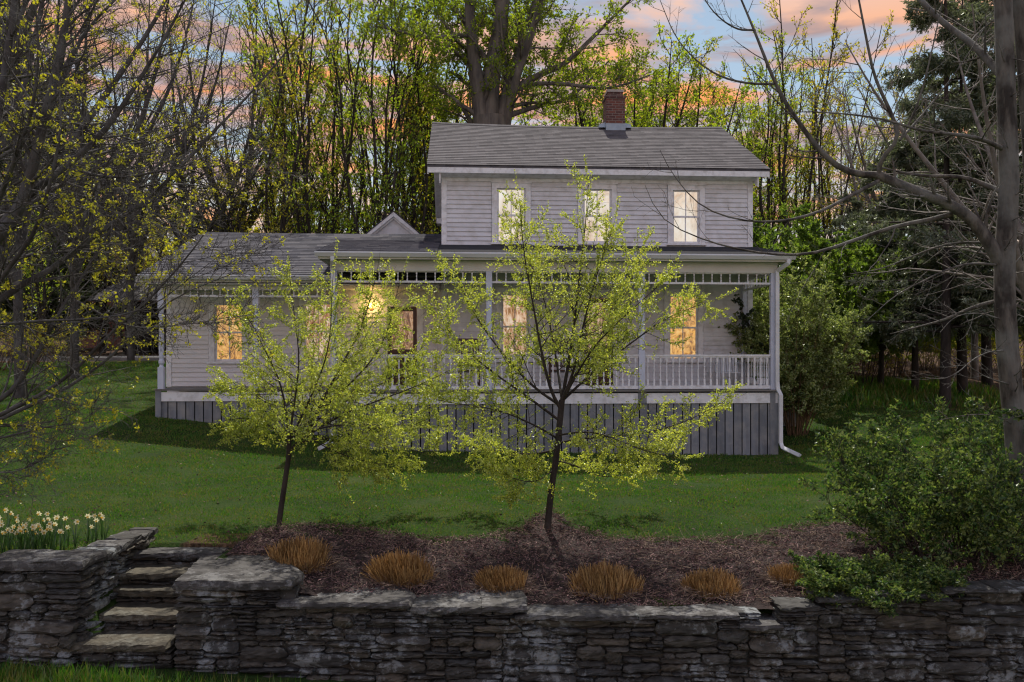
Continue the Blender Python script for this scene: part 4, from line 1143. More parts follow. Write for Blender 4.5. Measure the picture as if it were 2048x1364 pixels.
for a, b in zip(np.arange(XL, XR, .4), np.arange(XL, XR, .4) + .4):   # dark packing behind the face
    t = float(main_top(np.array([(a + b) / 2]))[0]) - .008
    g.box(a + .05, min(b, XR) + .049, YF + .09, YF + .42, -1.9, t)
stone_face = wchild(g, 'stone_courses', 'stone', wall)
for i, c in enumerate(caps):
    zt = capz[i][2]
    yb0 = (CAMZ - zt) * F / (c[4] - 710); yb1 = (CAMZ - zt) * F / (c[5] - 710)
    x0, x1 = wx(c[0]), wx(c[1]); f = .045
    ol = [(x0, YF - f), (x0 + (x1 - x0) * .5, YF - f - .015), (x1, YF - f), (x1 + .02, YF + .3), (pxd(c[1] + c[8] * -1 if c[8] > 0 else c[1], yb1) , yb1), (pxd(c[0] + c[7], yb0), yb0), (x0 - .02, YF + .3)]
    if i == 0: ol = [(x0, YF - f), (-2.9, YF - f - .02), (x1, YF - f + .03), (x1 + .05, YF + .35), (pxd(560, 9.9), 9.95), (pxd(470, 10.1), 10.15), (pxd(400, 9.9), 9.95), (x0 - .02, YF + .35)]
    wchild(slab(ol, zt + .001 * i, capz[i][3], 10 + i, (0, -.01)), 'cap_stone', 'cap', wall)
# thin ragged cap pieces on the higher right part
x = wx(1561); i = 30
while x < XR - .3:
    w = rng.uniform(.35, .8); xe = min(x + w, XR); zt = float(np.max(main_top(np.linspace(x, xe, 5)))) + .03
    wchild(slab([(x, YF - .03), (xe - .01, YF - .02), (xe - .01, YF + .32), (x, YF + .35)], zt + .002 * (i % 3), .045, i), 'cap_stone', 'stone', wall); x = xe; i += 1
# west return of the pillar, facing the steps
rc = skyline(0, 1.15, -1.25, -.20, rg)
g = G(); stones(g, rc, (XL, YF + .05, 0), (0, 1, 0), (-1, 0, 0)); wchild(g, 'side_courses', 'stone', wall)

# left wall with its return along the steps
XLL = wx(165); ZL = wz(1120)
lw = empty('stone_wall', (-6.5, YF + .2, -.9), 0, 'weathered dry-stone wall left of the stone steps, below the daffodils', 'stone wall')
ltop = lambda x: np.interp(x, [-9, wx(0), wx(165)], [wz(1148), wz(1150), wz(1138)])
rc = skyline(-8.6, XLL, lambda x: lowz(x) - .12, ltop, rg, 1.25)
g = G(); stones(g, rc, (0, YF, 0), (1, 0, 0), (0, -1, 0), prot=.035)
g.box(-8.6, XLL - .1, YF + .09, YF + .5, -1.9, ZL - .12)
V0 = [v.copy() for v in g.v]; g.v = []
for v in V0:
    t = np.clip((v[:, 0] - (XLL - 1.3)) / 1.3, 0, 1) * np.clip(ZL - v[:, 2], 0, 2)
    v[:, 0] -= .08 * t; v[:, 1] -= .10 * t; g.v.append(v)
wchild(g, 'stone_courses', 'stone', lw)
rtop = lambda y: np.interp(y, [0, .5, 1.5], [ZL - .12, ZL - .10, ZL - .05])
rc = skyline(0, 1.75, -1.2, lambda y: rtop(y), rg, .8)
g = G(); stones(g, rc, (XLL + .0, YF + .03, 0), (0, 1, 0), (1, 0, 0), prot=.05)
g.box(XLL - .45, XLL - .12, YF + .2, YF + 1.7, -1.9, ZL - .1)
V0 = g.v; g.v = []
for v in V0:
    v = v.copy(); v[:, 0] -= .02 * np.clip(ZL - v[:, 2], 0, 2); g.v.append(v)
wchild(g, 'side_courses', 'stone', lw)
for i, (x0, x1, dz, th) in enumerate([(-8.6, -6.6, .0, .09), (-6.58, -5.35, -.03, .08), (-5.5, XLL + .03, .02, .10)]):
    wchild(slab([(x0, YF - .05), (x1, YF - .03), (x1 + .01, YF + .45), (x0, YF + .5)], ZL - .02 + dz + (x0 < -6) * -.02, th, 50 + i, (0, .02)), 'cap_stone', 'stone' if i < 2 else 'cap', lw)
yy = YF + .46; i = 60
for w, xw in ((.34, .42), (.3, .36), (.28, .3), (.3, .33), (.16, .28)):
    wchild(slab([(XLL - xw, yy), (XLL + .03, yy), (XLL + .03, yy + w - .01), (XLL - xw, yy + w - .01)], ZL - .035 + .012 * (i % 3), .075, i), 'cap_stone', 'cap' if i % 2 else 'stone', lw); yy += w; i += 1

# steps
steps = empty('stone_steps', (-4.1, 9.3, -.9), 0, 'dry-stone steps of thick slab treads climbing between the two walls', 'steps')
lev = [(1290, -.80, -5.0, -3.60), (1229, -.62, -4.92, -3.62), (1180, -.45, -4.85, -3.62), (1147, -.30, -4.78, -3.62), (1106, -.15, -4.56, -3.45)]
pts = []
for (py, z, xa, xb) in lev: pts.append(((CAMZ - z) * F / (py - 710), z, xa, xb))
for i, (D, z, xa, xb) in enumerate(pts):
    nd = pts[i + 1][0] if i < 4 else D + .42
    wchild(slab([(xa, D), (xb, D + .01), (xb + .02, nd + .12), (xa - .02, nd + .12)], z, .065 + .012 * (i in (0, 2)), 70 + i, (0, 0)), 'step_slab', 'tread' if i < 4 else 'cap', steps)
    zb = lowz(-4.0) - .12 if i == 0 else pts[i - 1][1] - .02
    rc = skyline(xa + .02, xb + .05, zb, z - .066 - .012 * (i in (0, 2)), rg, .7)
    g = G(); stones(g, rc, (0, D + .05, 0), (1, 0, 0), (0, -1, 0), depth=.15, prot=.015); g.box(xa + .03, xb, D + .13, nd + .1, -1.6, z - .09)
    wchild(g, 'riser_courses', 'stone', steps)

# ------------------------------------------------------------------ plants: growth helpers
def smooth_line(P, n):
    P = np.array(P, float)
    for _ in range(2):
        Q = [P[0]]
        for a, b in zip(P[:-1], P[1:]): Q += [a * .75 + b * .25, a * .25 + b * .75]
        P = np.array(Q + [P[-1]])
    d = np.r_[0, np.cumsum(np.linalg.norm(np.diff(P, axis=0), axis=1))]; s = np.linspace(0, d[-1], n)
    return np.stack([np.interp(s, d, P[:, k]) for k in range(3)], 1)
def limb(pts, r0, r1, n=18, pw=.8):
    return smooth_line(pts, n), r0 + (r1 - r0) * np.linspace(0, 1, n) ** pw
def spawn(P, Rr, k, t0, t1, ang, L, rs, n, up, wob, rg, rmin=.0015, lmin=0.0, taper=.6, tip=.25, flat=0.0):
    M, N = P.shape[:2]; idx = np.repeat(np.arange(M), k); K = len(idx)
    t = t0 + (t1 - t0) * ((np.tile(np.arange(k), M) + rg.random(K)) / k)
    f = t * (N - 1); i = np.minimum(f.astype(int), N - 2); w = (f - i)[:, None]
    pos = P[idx, i] * (1 - w) + P[idx, i + 1] * w
    tan = P[idx, i + 1] - P[idx, i]; tan /= np.linalg.norm(tan, axis=1, keepdims=True) + 1e-9
    pr = rg.normal(size=(K, 3)); pr[:, 2] *= 1 - flat; pr -= (pr * tan).sum(1, keepdims=True) * tan; pr /= np.linalg.norm(pr, axis=1, keepdims=True) + 1e-9
    a = np.radians(ang) * rg.uniform(.65, 1.35, K)[:, None]
    d = tan * np.cos(a) + pr * np.sin(a)
    pl = np.linalg.norm(np.diff(P, axis=1), axis=2).sum(1)
    ln = np.maximum(L * pl[idx] * (1 - taper * t) * rg.uniform(.5, 1.25, K), lmin)
    r0 = np.maximum((Rr[idx, i] * (1 - w[:, 0]) + Rr[idx, i + 1] * w[:, 0]) * rs, rmin)
    out = np.zeros((K, n, 3)); out[:, 0] = pos; cur = pos.copy(); seg = (ln / (n - 1))[:, None]
    for s_ in range(1, n):
        d = d + np.array([0, 0, up]) + rg.normal(size=(K, 3)) * wob; d /= np.linalg.norm(d, axis=1, keepdims=True) + 1e-9
        cur = cur + d * seg; out[:, s_] = cur
    RR = r0[:, None] * np.linspace(1, tip, n)[None]
    return out, np.maximum(RR, rmin * .6)
def tufts(P, k, t0, t1, per, L, W, spread, rg, along=.6, jit=0.0):
    """leaf tufts along polylines; returns arrays for G.leaves"""
    M, N = P.shape[:2]; idx = np.repeat(np.arange(M), k); K = len(idx)
    t = t0 + (t1 - t0) * ((np.tile(np.arange(k), M) + rg.random(K)) / k); f = t * (N - 1); i = np.minimum(f.astype(int), N - 2); w = (f - i)[:, None]
    pos = P[idx, i] * (1 - w) + P[idx, i + 1] * w; tan = P[idx, i + 1] - P[idx, i]; tan /= np.linalg.norm(tan, axis=1, keepdims=True) + 1e-9
    pos = np.repeat(pos, per, 0); tan = np.repeat(tan, per, 0)
    d = tan * along + rg.normal(size=pos.shape) * spread
    if jit: pos = pos + rg.normal(size=pos.shape) * jit
    return pos, d, rg.uniform(*L, len(pos)), rg.uniform(*W, len(pos))
def stack(lines):
    return np.stack([l[0] for l in lines]), np.stack([l[1] for l in lines])
def tree_obj(kind, loc, label, cat, group, trunk_g, crown_g, bark, leaf, local=True, tn='trunk', cn='crown'):
    root = empty(kind, loc, 0, label, cat, group)
    if trunk_g: o = trunk_g.build(tn, bark, root, True)
    if not local and trunk_g: o.matrix_parent_inverse = Matrix.Translation(-Vector(loc))
    if crown_g:
        o = crown_g.build(cn, leaf, root)
        if not local: o.matrix_parent_inverse = Matrix.Translation(-Vector(loc))
    return root

# ---- the two small apple trees on the lawn edge
def apple(D, base_px, limbs, label, seed, reach=1.0, nl=1.0):
    rg = np.random.default_rng(seed); bx, by = base_px
    zb = gz1(pxd(bx, D), D); L = []
    for pts, r0, r1 in limbs:
        L.append(limb([(pxd(x, D + dd), D + dd, CAMZ + (710 - y) / F * (D + dd)) for x, y, dd in pts], r0 * .82, r1))
    L[0][0][0][2] = zb - .05
    P, Rr = stack(L)
    g = G().tubes(P[:1], Rr[:1] * 1.0, 10).tubes(P[1:], Rr[1:], 8)
    P2, R2 = spawn(P[1:], Rr[1:], 22, .15, .97, 58, .36 * reach, .5, 8, .02, .12, rg, .003, .30)
    g.tubes(P2, R2, 5)
    P3, R3 = spawn(P2, R2, 10, .1, 1.0, 52, .55, .55, 6, .01, .13, rg, .0022, .15)
    g.tubes(P3, R3, 4)
    P5, R5 = spawn(P[1:], Rr[1:], 6, .45, 1.0, 14, .42, .35, 9, .03, .035, rg, .0022, .35)   # whips
    g.tubes(P5, R5, 4)
    c = G()
    for PP, k, a, b in ((P3, int(8 * nl), .08, 1.0), (P2, int(9 * nl), .25, 1.0), (P5, 22, .15, 1.0), (P[1:, 9:], 16, .1, 1)):
        PP = PP[rg.random(len(PP)) < .85]; p, d, l_, w_ = tufts(PP, k, a, b, 3, (.014, .032), (.012, .027), 1.0, rg, .1, .009)
        c.leaves(p, d, l_, w_, rg)
    return tree_obj('apple_tree', (pxd(bx, D), D, zb), label, 'tree', 'young apple trees on the lawn edge', g, c, 'barkred', 'L_apple', False)
apple(11.25, (1095, 1050), [
    ([(1095, 1058, 0), (1102, 980, 0), (1112, 920, 0), (1118, 860, 0), (1124, 800, 0)], .055, .040),
    ([(1120, 815, 0), (1100, 780, -.1), (1080, 690, -.2), (1065, 600, -.25), (1046, 500, -.3), (1040, 400, -.3)], .03, .003),
    ([(1122, 810, 0), (1135, 740, .1), (1150, 640, .15), (1160, 540, .2), (1170, 460, .2), (1177, 370, .2)], .034, .003),
    ([(1122, 805, 0), (1148, 745, -.1), (1168, 640, -.3), (1196, 540, -.4), (1228, 450, -.4)], .028, .003),
    ([(1126, 800, 0), (1160, 730, .2), (1215, 650, .5), (1262, 560, .7), (1285, 490, .8)], .026, .003),
    ([(1124, 802, 0), (1190, 740, .1), (1270, 680, .2), (1340, 630, .3), (1430, 600, .3)], .024, .003),
    ([(1122, 812, 0), (1060, 770, .2), (990, 690, .4), (930, 600, .5), (905, 520, .6)], .026, .003),
    ([(1118, 840, 0), (1050, 790, -.1), (965, 730, -.2), (890, 660, -.3), (872, 600, -.3)], .024, .003),
    ([(1112, 875, 0), (1070, 850, -.3), (1000, 820, -.6), (930, 810, -.8), (872, 800, -.9)], .02, .003),
    ([(1118, 885, 0), (1180, 875, -.1), (1270, 870, -.2), (1360, 850, -.2), (1455, 800, -.2)], .02, .003),
    ([(1116, 870, 0), (1190, 860, -.6), (1280, 900, -1.0), (1370, 920, -1.2)], .018, .003),
    ([(1112, 900, 0), (1060, 910, .4), (990, 900, .9), (920, 890, 1.2)], .018, .003),
    ([(1108, 920, 0), (1150, 930, .5), (1210, 960, .9), (1300, 930, 1.2)], .014, .003),
    ([(1106, 940, 0), (1075, 965, -.3), (1030, 960, -.5), (975, 930, -.6)], .012, .003),
    ([(1124, 800, 0), (1110, 700, .5), (1090, 600, .8), (1060, 520, 1.0), (1010, 450, 1.1)], .024, .003),
    ([(1126, 800, 0), (1180, 700, -.7), (1240, 640, -1.0), (1330, 560, -1.2)], .022, .003),
], 'taller and fuller leafing apple tree in front of the middle of the porch', 11)
apple(11.5, (560, 1038), [
    ([(558, 1046, 0), (566, 990, 0), (572, 950, 0), (578, 910, 0), (578, 880, 0)], .048, .034),
    ([(576, 905, 0), (612, 870, -.05), (650, 790, -.1), (700, 700, -.1), (730, 640, -.1), (755, 540, -.1)], .03, .003),
    ([(578, 885, 0), (572, 820, .1), (560, 760, .2), (530, 700, .3), (500, 640, .4), (470, 600, .4)], .026, .003),
    ([(578, 880, 0), (590, 800, .1), (600, 720, .2), (590, 640, .2), (578, 540, .2)], .022, .002),
    ([(578, 885, 0), (630, 830, .2), (700, 770, .4), (770, 690, .5), (800, 560, .6)], .026, .003),
    ([(600, 880, 0), (680, 830, -.1), (760, 800, -.2), (840, 770, -.3), (900, 740, -.3)], .022, .003),
    ([(590, 890, 0), (660, 870, .3), (740, 880, .6), (820, 900, .8), (875, 910, .8)], .016, .003),
    ([(576, 880, 0), (540, 850, -.2), (500, 835, -.4), (450, 840, -.6)], .018, .003),
    ([(576, 870, 0), (540, 800, .5), (490, 780, .8), (440, 750, .9)], .016, .003),
    ([(580, 880, 0), (620, 800, -.6), (660, 700, -.9), (665, 560, -1.0)], .022, .003),
    ([(590, 880, 0), (650, 850, -.6), (740, 850, -1.0), (850, 850, -1.2)], .020, .003),
    ([(600, 885, 0), (690, 870, 0), (790, 850, 0), (890, 800, .1)], .020, .003),
    ([(590, 880, 0), (670, 810, .5), (770, 770, .7), (850, 690, .8)], .020, .003),
    ([(610, 870, 0), (660, 900, -.3), (730, 925, -.4), (790, 930, -.5)], .012, .003),
    ([(580, 880, 0), (620, 820, .8), (700, 730, 1.2), (760, 620, 1.4)], .02, .003),
], 'smaller leaning apple tree with a forked trunk in front of the wing', 12, 1.1)

# ---- big spreading maple at the left edge
def spread(limbs, D, r, rg_seed, spec):
    out = []
    for pts, r0, r1 in limbs:
        n = len(pts)
        out.append(limb([(pxd(x, D + dd), D + dd, CAMZ + (710 - y) / F * (D + dd)) for x, y, dd in pts], r0 * r, r1 * r))
    return stack(out)
DL = 10.0
left = [
    ([(-160, 1120, 0), (-150, 900, 0), (-120, 700, 0), (-70, 560, 0), (-20, 480, 0)], .24, .15),
    ([(-20, 490, 0), (30, 440, -.1), (60, 360, -.1), (88, 240, -.2), (120, 120, -.2), (140, -20, -.2), (150, -120, -.2)], .10, .04),
    ([(-30, 500, 0), (30, 410, .2), (130, 335, .4), (200, 275, .5), (250, 205, .6), (310, 110, .7), (360, 20, .8), (400, -60, .8)], .075, .012),
    ([(-110, 700, 0), (0, 590, .3), (100, 545, .5), (200, 460, .7), (300, 400, .9), (400, 290, 1), (480, 210, 1.1), (560, 120, 1.2), (640, 20, 1.2)], .07, .006),
    ([(-120, 760, 0), (-10, 570, -.3), (70, 470, -.5), (92, 400, -.6), (125, 260, -.7), (118, 160, -.7), (110, 40, -.7)], .05, .008),
    ([(-130, 860, 0), (0, 810, .2), (65, 730, .3), (120, 620, .4), (155, 570, .5), (215, 470, .6), (270, 380, .7), (340, 300, .8), (420, 220, .9)], .05, .004),
    ([(-140, 900, 0), (0, 830, -.2), (130, 765, -.3), (230, 655, -.4), (310, 590, -.5), (395, 490, -.5), (440, 420, -.6), (500, 300, -.6)], .045, .003),
    ([(-140, 900, 0), (30, 825, .5), (150, 770, .7), (250, 690, .9), (335, 600, 1.0), (430, 560, 1.1), (540, 520, 1.2)], .045, .003),
    ([(-140, 930, 0), (-20, 880, -.4), (60, 862, -.5), (110, 850, -.6), (215, 840, -.7)], .03, .003),
    ([(-140, 960, 0), (-20, 945, -.5), (40, 945, -.6), (110, 905, -.7)], .025, .003),
    ([(-100, 650, 0), (0, 520, .8), (120, 500, 1.2), (240, 510, 1.6), (330, 460, 1.8), (420, 440, 2.0)], .04, .003),
    ([(-100, 640, 0), (0, 650, -.6), (90, 640, -.9), (180, 640, -1.1), (300, 620, -1.2), (400, 540, -1.3), (480, 480, -1.3)], .03, .002),
    ([(-60, 560, 0), (0, 390, -.8), (60, 250, -1.2), (80, 120, -1.4), (70, 0, -1.5)], .06, .01),
    ([(-60, 560, 0), (-20, 320, .5), (10, 150, .7), (30, 0, .8)], .10, .05),
    ([(-20, 480, 0), (60, 390, .9), (160, 360, 1.3), (260, 300, 1.6), (380, 260, 1.9), (520, 160, 2.1)], .05, .004),
    ([(100, 190, -.2), (170, 60, .2), (240, -10, .4), (300, -80, .5)], .04, .01),
    ([(130, 335, .4), (230, 360, .2), (330, 340, 0), (450, 330, -.2), (560, 330, -.3)], .028, .003),
    ([(150, 600, .5), (260, 660, .3), (360, 650, .1), (440, 640, 0), (500, 620, 0)], .018, .002),
    ([(40, 375, 0), (160, 400, -.5), (250, 430, -.9), (340, 440, -1.1)], .02, .002),
]
rgl = np.random.default_rng(21)
P, Rr = spread(left, DL, .8, 21, None)
g = G().tubes(P[:1], Rr[:1], 12).tubes(P[1:], Rr[1:], 8)
P2, R2 = spawn(P[1:], Rr[1:], 21, .12, .98, 42, .30, .42, 9, .02, .09, rgl, .0045, .45)
g.tubes(P2, R2, 5)
P3, R3 = spawn(P2, R2, 8, .12, 1.0, 42, .50, .5, 7, .015, .12, rgl, .0032, .25)
g.tubes(P3, R3, 4)
P4, R4 = spawn(P3, R3, 4, .2, 1.0, 45, .5, .6, 5, .02, .15, rgl, .0025, .10)
g.tubes(P4, R4, 3)
c = G()
for PP, k, a_0 in ((P4, 1, .9), (P3, 1, .9)):
    keep = rgl.random(len(PP)) < .075
    p, d, l_, w_ = tufts(PP[keep], k, a_0, 1.0, 10, (.022, .048), (.016, .032), 1.0, rgl, .1, .018); c.leaves(p, d, l_, w_, rgl)
tree_obj('maple_tree', (pxd(-160, DL), DL, gz1(pxd(-160, DL), DL)), 'large dark maple reaching in from the left edge with sparse yellow-green leaf tufts', 'tree', None, g, c, 'barkmaple', 'L_maple', False)

# ---- bare-limbed tree at the right edge
DR = 9.9
right = [
    ([(2052, 1130, 0), (2040, 1000, 0), (2033, 860, 0), (2018, 740, 0), (2008, 600, 0), (2010, 480, 0), (2020, 380, 0), (2014, 250, 0), (2010, 120, 0), (2004, -60, 0)], .135, .095),
    ([(2110, 1140, .3), (2095, 900, .3), (2075, 700, .3), (2068, 550, .3), (2072, 400, .3), (2060, 200, .3), (2040, -60, .3)], .13, .11),
    ([(2002, 525, 0), (1975, 480, 0), (1945, 438, 0), (1900, 408, 0), (1830, 382, 0), (1757, 350, .1)], .085, .055),
    ([(1757, 350, .1), (1700, 348, .1), (1650, 315, .1), (1600, 250, .1), (1555, 180, .1), (1520, 90, .1), (1500, 40, .1), (1470, -30, .1)], .045, .010),
    ([(1757, 352, .1), (1762, 315, 0), (1800, 280, -.1), (1785, 230, -.1), (1750, 160, -.1), (1735, 90, -.2), (1712, -30, -.2)], .03, .010),
    ([(1800, 280, -.1), (1835, 215, -.2), (1860, 120, -.3), (1890, -20, -.4)], .016, .005),
    ([(1800, 280, -.1), (1870, 200, .2), (1930, 120, .3), (1990, 20, .4)], .014, .004),
    ([(2008, 385, 0), (1960, 365, .2), (1920, 352, .3), (1860, 353, .4), (1800, 345, .5), (1745, 330, .5)], .035, .01),
    ([(2010, 300, 0), (1960, 275, -.2), (1900, 268, -.3), (1840, 262, -.4), (1770, 238, -.4), (1700, 228, -.5), (1600, 222, -.5), (1560, 228, -.5)], .03, .004),
    ([(1548, 168, .1), (1500, 168, .2), (1440, 155, .2), (1390, 120, .3), (1350, 75, .3), (1320, 0, .3)], .018, .004),
    ([(1510, 60, .1), (1470, 60, 0), (1420, 20, -.1), (1390, -40, -.1)], .014, .004),
    ([(1905, 428, .1), (1860, 440, .2), (1790, 452, .2), (1710, 480, .2), (1640, 505, .2), (1570, 512, .2), (1480, 500, .2), (1400, 478, .2), (1320, 440, .2), (1290, 370, .2)], .032, .003),
    ([(1757, 362, .1), (1700, 392, -.1), (1640, 425, -.2), (1560, 445, -.3), (1480, 442, -.3), (1400, 415, -.3), (1345, 350, -.3), (1320, 300, -.3)], .026, .003),
    ([(2005, 490, 0), (1950, 483, .3), (1890, 488, .5), (1830, 510, .6), (1760, 540, .7), (1700, 548, .8)], .02, .004),
    ([(1992, 530, 0), (1940, 525, -.3), (1890, 540, -.5), (1840, 565, -.6), (1790, 590, -.7), (1735, 640, -.8)], .018, .003),
    ([(2005, 600, 0), (1950, 612, .2), (1890, 640, .4), (1830, 655, .5), (1780, 668, .6)], .03, .004),
    ([(2005, 640, 0), (1960, 625, -.4), (1910, 630, -.7), (1880, 665, -.8)], .012, .003),
    ([(2015, 700, 0), (1960, 705, -.4), (1900, 760, -.6), (1850, 755, -.7)], .010, .003),
    ([(2025, 770, 0), (1970, 755, -.5), (1920, 720, -.8), (1860, 690, -.9)], .010, .003),
    ([(2028, 850, 0), (1990, 830, -.4), (1940, 828, -.7), (1880, 840, -.8)], .009, .003),
    ([(2010, 160, 0), (1950, 90, .4), (1890, 50, .7), (1840, 0, .9), (1800, -50, 1.0)], .05, .03),
    ([(2015, 430, 0), (1960, 500, .6), (1900, 560, 1.0), (1830, 590, 1.3)], .015, .003),
]
rgr = np.random.default_rng(31)
P, Rr = spread(right, DR, 1.0, 31, None)
g = G().tubes(P[:2], Rr[:2], 14).tubes(P[2:], Rr[2:], 8)
P2, R2 = spawn(P[2:], Rr[2:], 8, .12, .97, 48, .34, .38, 9, .05, .07, rgr, .0035, .3)
g.tubes(P2, R2, 5)
P3, R3 = spawn(P2, R2, 4, .2, 1.0, 44, .42, .5, 6, .03, .09, rgr, .0022, .12)
g.tubes(P3, R3, 4)
Pt, Rt = spawn(P[:2], Rr[:2], 26, .2, .9, 75, .10, .08, 8, .0, .14, rgr, .004, .5)
Pu, Ru = spawn(Pt, Rt, 4, .3, 1, 45, .4, .5, 5, .0, .14, rgr, .002, .1)
g.tubes(Pt, Rt, 4).tubes(Pu, Ru, 3)
tree_obj('bare_tree', (pxd(2052, DR), DR, gz1(pxd(2052, DR), DR)), 'tall grey-trunked tree at the right edge with long leafless branches arching over the shrub', 'tree', None, g, None, 'bark', None, False)

# ---- great multi-stemmed tree behind the main roof
DB = 33.0
big = [
    ([(985, 700, 0), (985, 500, 0), (984, 330, 0), (982, 235, 0)], .85, .62),
    ([(968, 300, 0), (960, 200, -.1), (950, 140, -.2), (943, 70, -.2), (935, -60, -.2)], .40, .16),
    ([(980, 270, 0), (980, 180, 0), (990, 110, .1), (1002, 50, .2), (1010, -60, .2)], .42, .26),
    ([(998, 270, 0), (1018, 180, .2), (1040, 110, .3), (1060, 50, .4), (1095, -60, .4)], .34, .20),
    ([(1010, 260, 0), (1030, 160, -.5), (1060, 80, -.8), (1075, 20, -1), (1110, -60, -1)], .2, .1),
    ([(985, 220, 0), (1035, 175, .4), (1085, 145, .6), (1130, 130, .6), (1175, 85, .8), (1220, 40, .8), (1270, -10, .8)], .2, .04),
    ([(1035, 172, .5), (1100, 165, 0), (1160, 172, -.3), (1220, 180, -.5), (1300, 150, -.6)], .11, .03),
    ([(945, 70, -.2), (900, 72, -1), (850, 78, -1.3), (800, 62, -1.5), (750, 52, -1.6)], .11, .03),
    ([(940, 60, -.2), (915, 20, .4), (880, 0, .8), (830, -20, 1)], .12, .04),
    ([(960, 280, 0), (930, 220, .8), (900, 190, 1.2), (860, 170, 1.4)], .14, .03),
    ([(1020, 230, 0), (1080, 210, 1.2), (1140, 200, 1.8), (1220, 120, 2)], .12, .03),
    ([(1035, 110, .3), (1010, 60, 1.2), (960, 40, 1.6), (920, 50, 2)], .1, .03),
    ([(990, 110, .1), (1030, 60, 1.0), (1060, 10, 1.5), (1150, -60, 1.8)], .1, .03),
]
rgb_ = np.random.default_rng(41)
P, Rr = spread(big, DB, 1.0, 41, None)
g = G().tubes(P[:1], Rr[:1], 14).tubes(P[1:], Rr[1:], 9)
P2, R2 = spawn(P[1:], Rr[1:], 13, .1, .98, 48, .42, .35, 9, .03, .1, rgb_, .02, 1.2); g.tubes(P2, R2, 5)
P3, R3 = spawn(P2, R2, 7, .15, 1, 45, .45, .5, 7, .02, .13, rgb_, .011, .5); g.tubes(P3, R3, 4)
P4, R4 = spawn(P3, R3, 4, .2, 1, 45, .5, .5, 4, .0, .15, rgb_, .008, .3); g.tubes(P4, R4, 3)
c = G(); p, d, l_, w_ = tufts(P4, 2, .3, 1, 3, (.08, .16), (.055, .10), .9, rgb_, .2, .05); c.leaves(p, d, l_, w_, rgb_)
tree_obj('old_tree', (pxd(985, DB), DB, gz1(pxd(985, DB), DB)), 'huge old tree with clustered thick trunks rising behind the left of the main roof', 'tree', None, g, c, 'barkbig', 'L_big', False)

# ------------------------------------------------------------------ woods: prototypes, then copies
def slim_proto(seed, H_, stems, leaf, bark='barkdark', dens=1.0, lean=.16, bang=44, low=.10, lsz=(.07, .14), bl=.24, gold=False):
    rg = np.random.default_rng(seed); S = []
    for s_ in range(stems):
        a = rg.uniform(0, 6.28); ln = rg.uniform(.02, lean) * H_ * (1 if stems == 1 else 1.6); h = H_ * rg.uniform(.75, 1.0)
        pts = [(0.1 * s_, 0, 0)] + [(math.cos(a) * ln * t ** 1.3 + rg.normal() * .28, math.sin(a) * ln * t ** 1.3 + rg.normal() * .28, h * t) for t in (.25, .5, .75, 1)]
        S.append(limb(pts, .013 * H_ * rg.uniform(.6, .9) / math.sqrt(stems) * 1.2, .015, 24))
    P, Rr = stack(S); g = G().tubes(P, Rr, 7)
    P2, R2 = spawn(P, Rr, int(20 * dens), low, .98, bang, bl, .42, 8, .09, .07, rg, .018, .9); g.tubes(P2, R2, 4)
    P3, R3 = spawn(P2, R2, 7, .12, 1, 38, .45, .55, 6, .06, .1, rg, .012, .4); g.tubes(P3, R3, 3)
    c = G(); p, d, l_, w_ = tufts(P3, int(4), .3, 1, 2, lsz, (lsz[0] * .6, lsz[1] * .65), .9, rg, .3, .04); c.leaves(p, d, l_, w_, rg)
    return g, c, bark, leaf
def round_proto(seed, H_, leaf, bark='barkdark', lsz=(.08, .16), k2=14, fork=5, tk=4, rt=.012, tr=.02):
    rg = np.random.default_rng(seed); S = [limb([(0, 0, 0), (.05, 0, H_ * .2), (.1, .05, H_ * .4)], tr * H_, tr * .65 * H_, 18)]
    for i in range(fork):
        a = i * 6.28 / fork + rg.uniform(-.3, .3); r = H_ * rg.uniform(.15, .34); z0 = H_ * rg.uniform(.2, .38)
        S.append(limb([(.07, 0, z0), (math.cos(a) * r * .4, math.sin(a) * r * .4, z0 + H_ * .2), (math.cos(a) * r * .8, math.sin(a) * r * .8, z0 + H_ * .4), (math.cos(a) * r, math.sin(a) * r, H_ * rg.uniform(.8, 1))], .010 * H_, .012, 18))
    P, Rr = stack(S); g = G().tubes(P, Rr, 7)
    P2, R2 = spawn(P[1:], Rr[1:], k2, .1, .98, 50, .38, .4, 8, .03, .09, rg, .016, .9); g.tubes(P2, R2, 4)
    P3, R3 = spawn(P2, R2, 8, .15, 1, 42, .45, .5, 6, .02, .12, rg, rt, .4); g.tubes(P3, R3, 3)
    c = G(); p, d, l_, w_ = tufts(P3, tk, .25, 1, 2, lsz, (lsz[0] * .6, lsz[1] * .65), .9, rg, .2, .06); c.leaves(p, d, l_, w_, rg)
    return g, c, bark, leaf
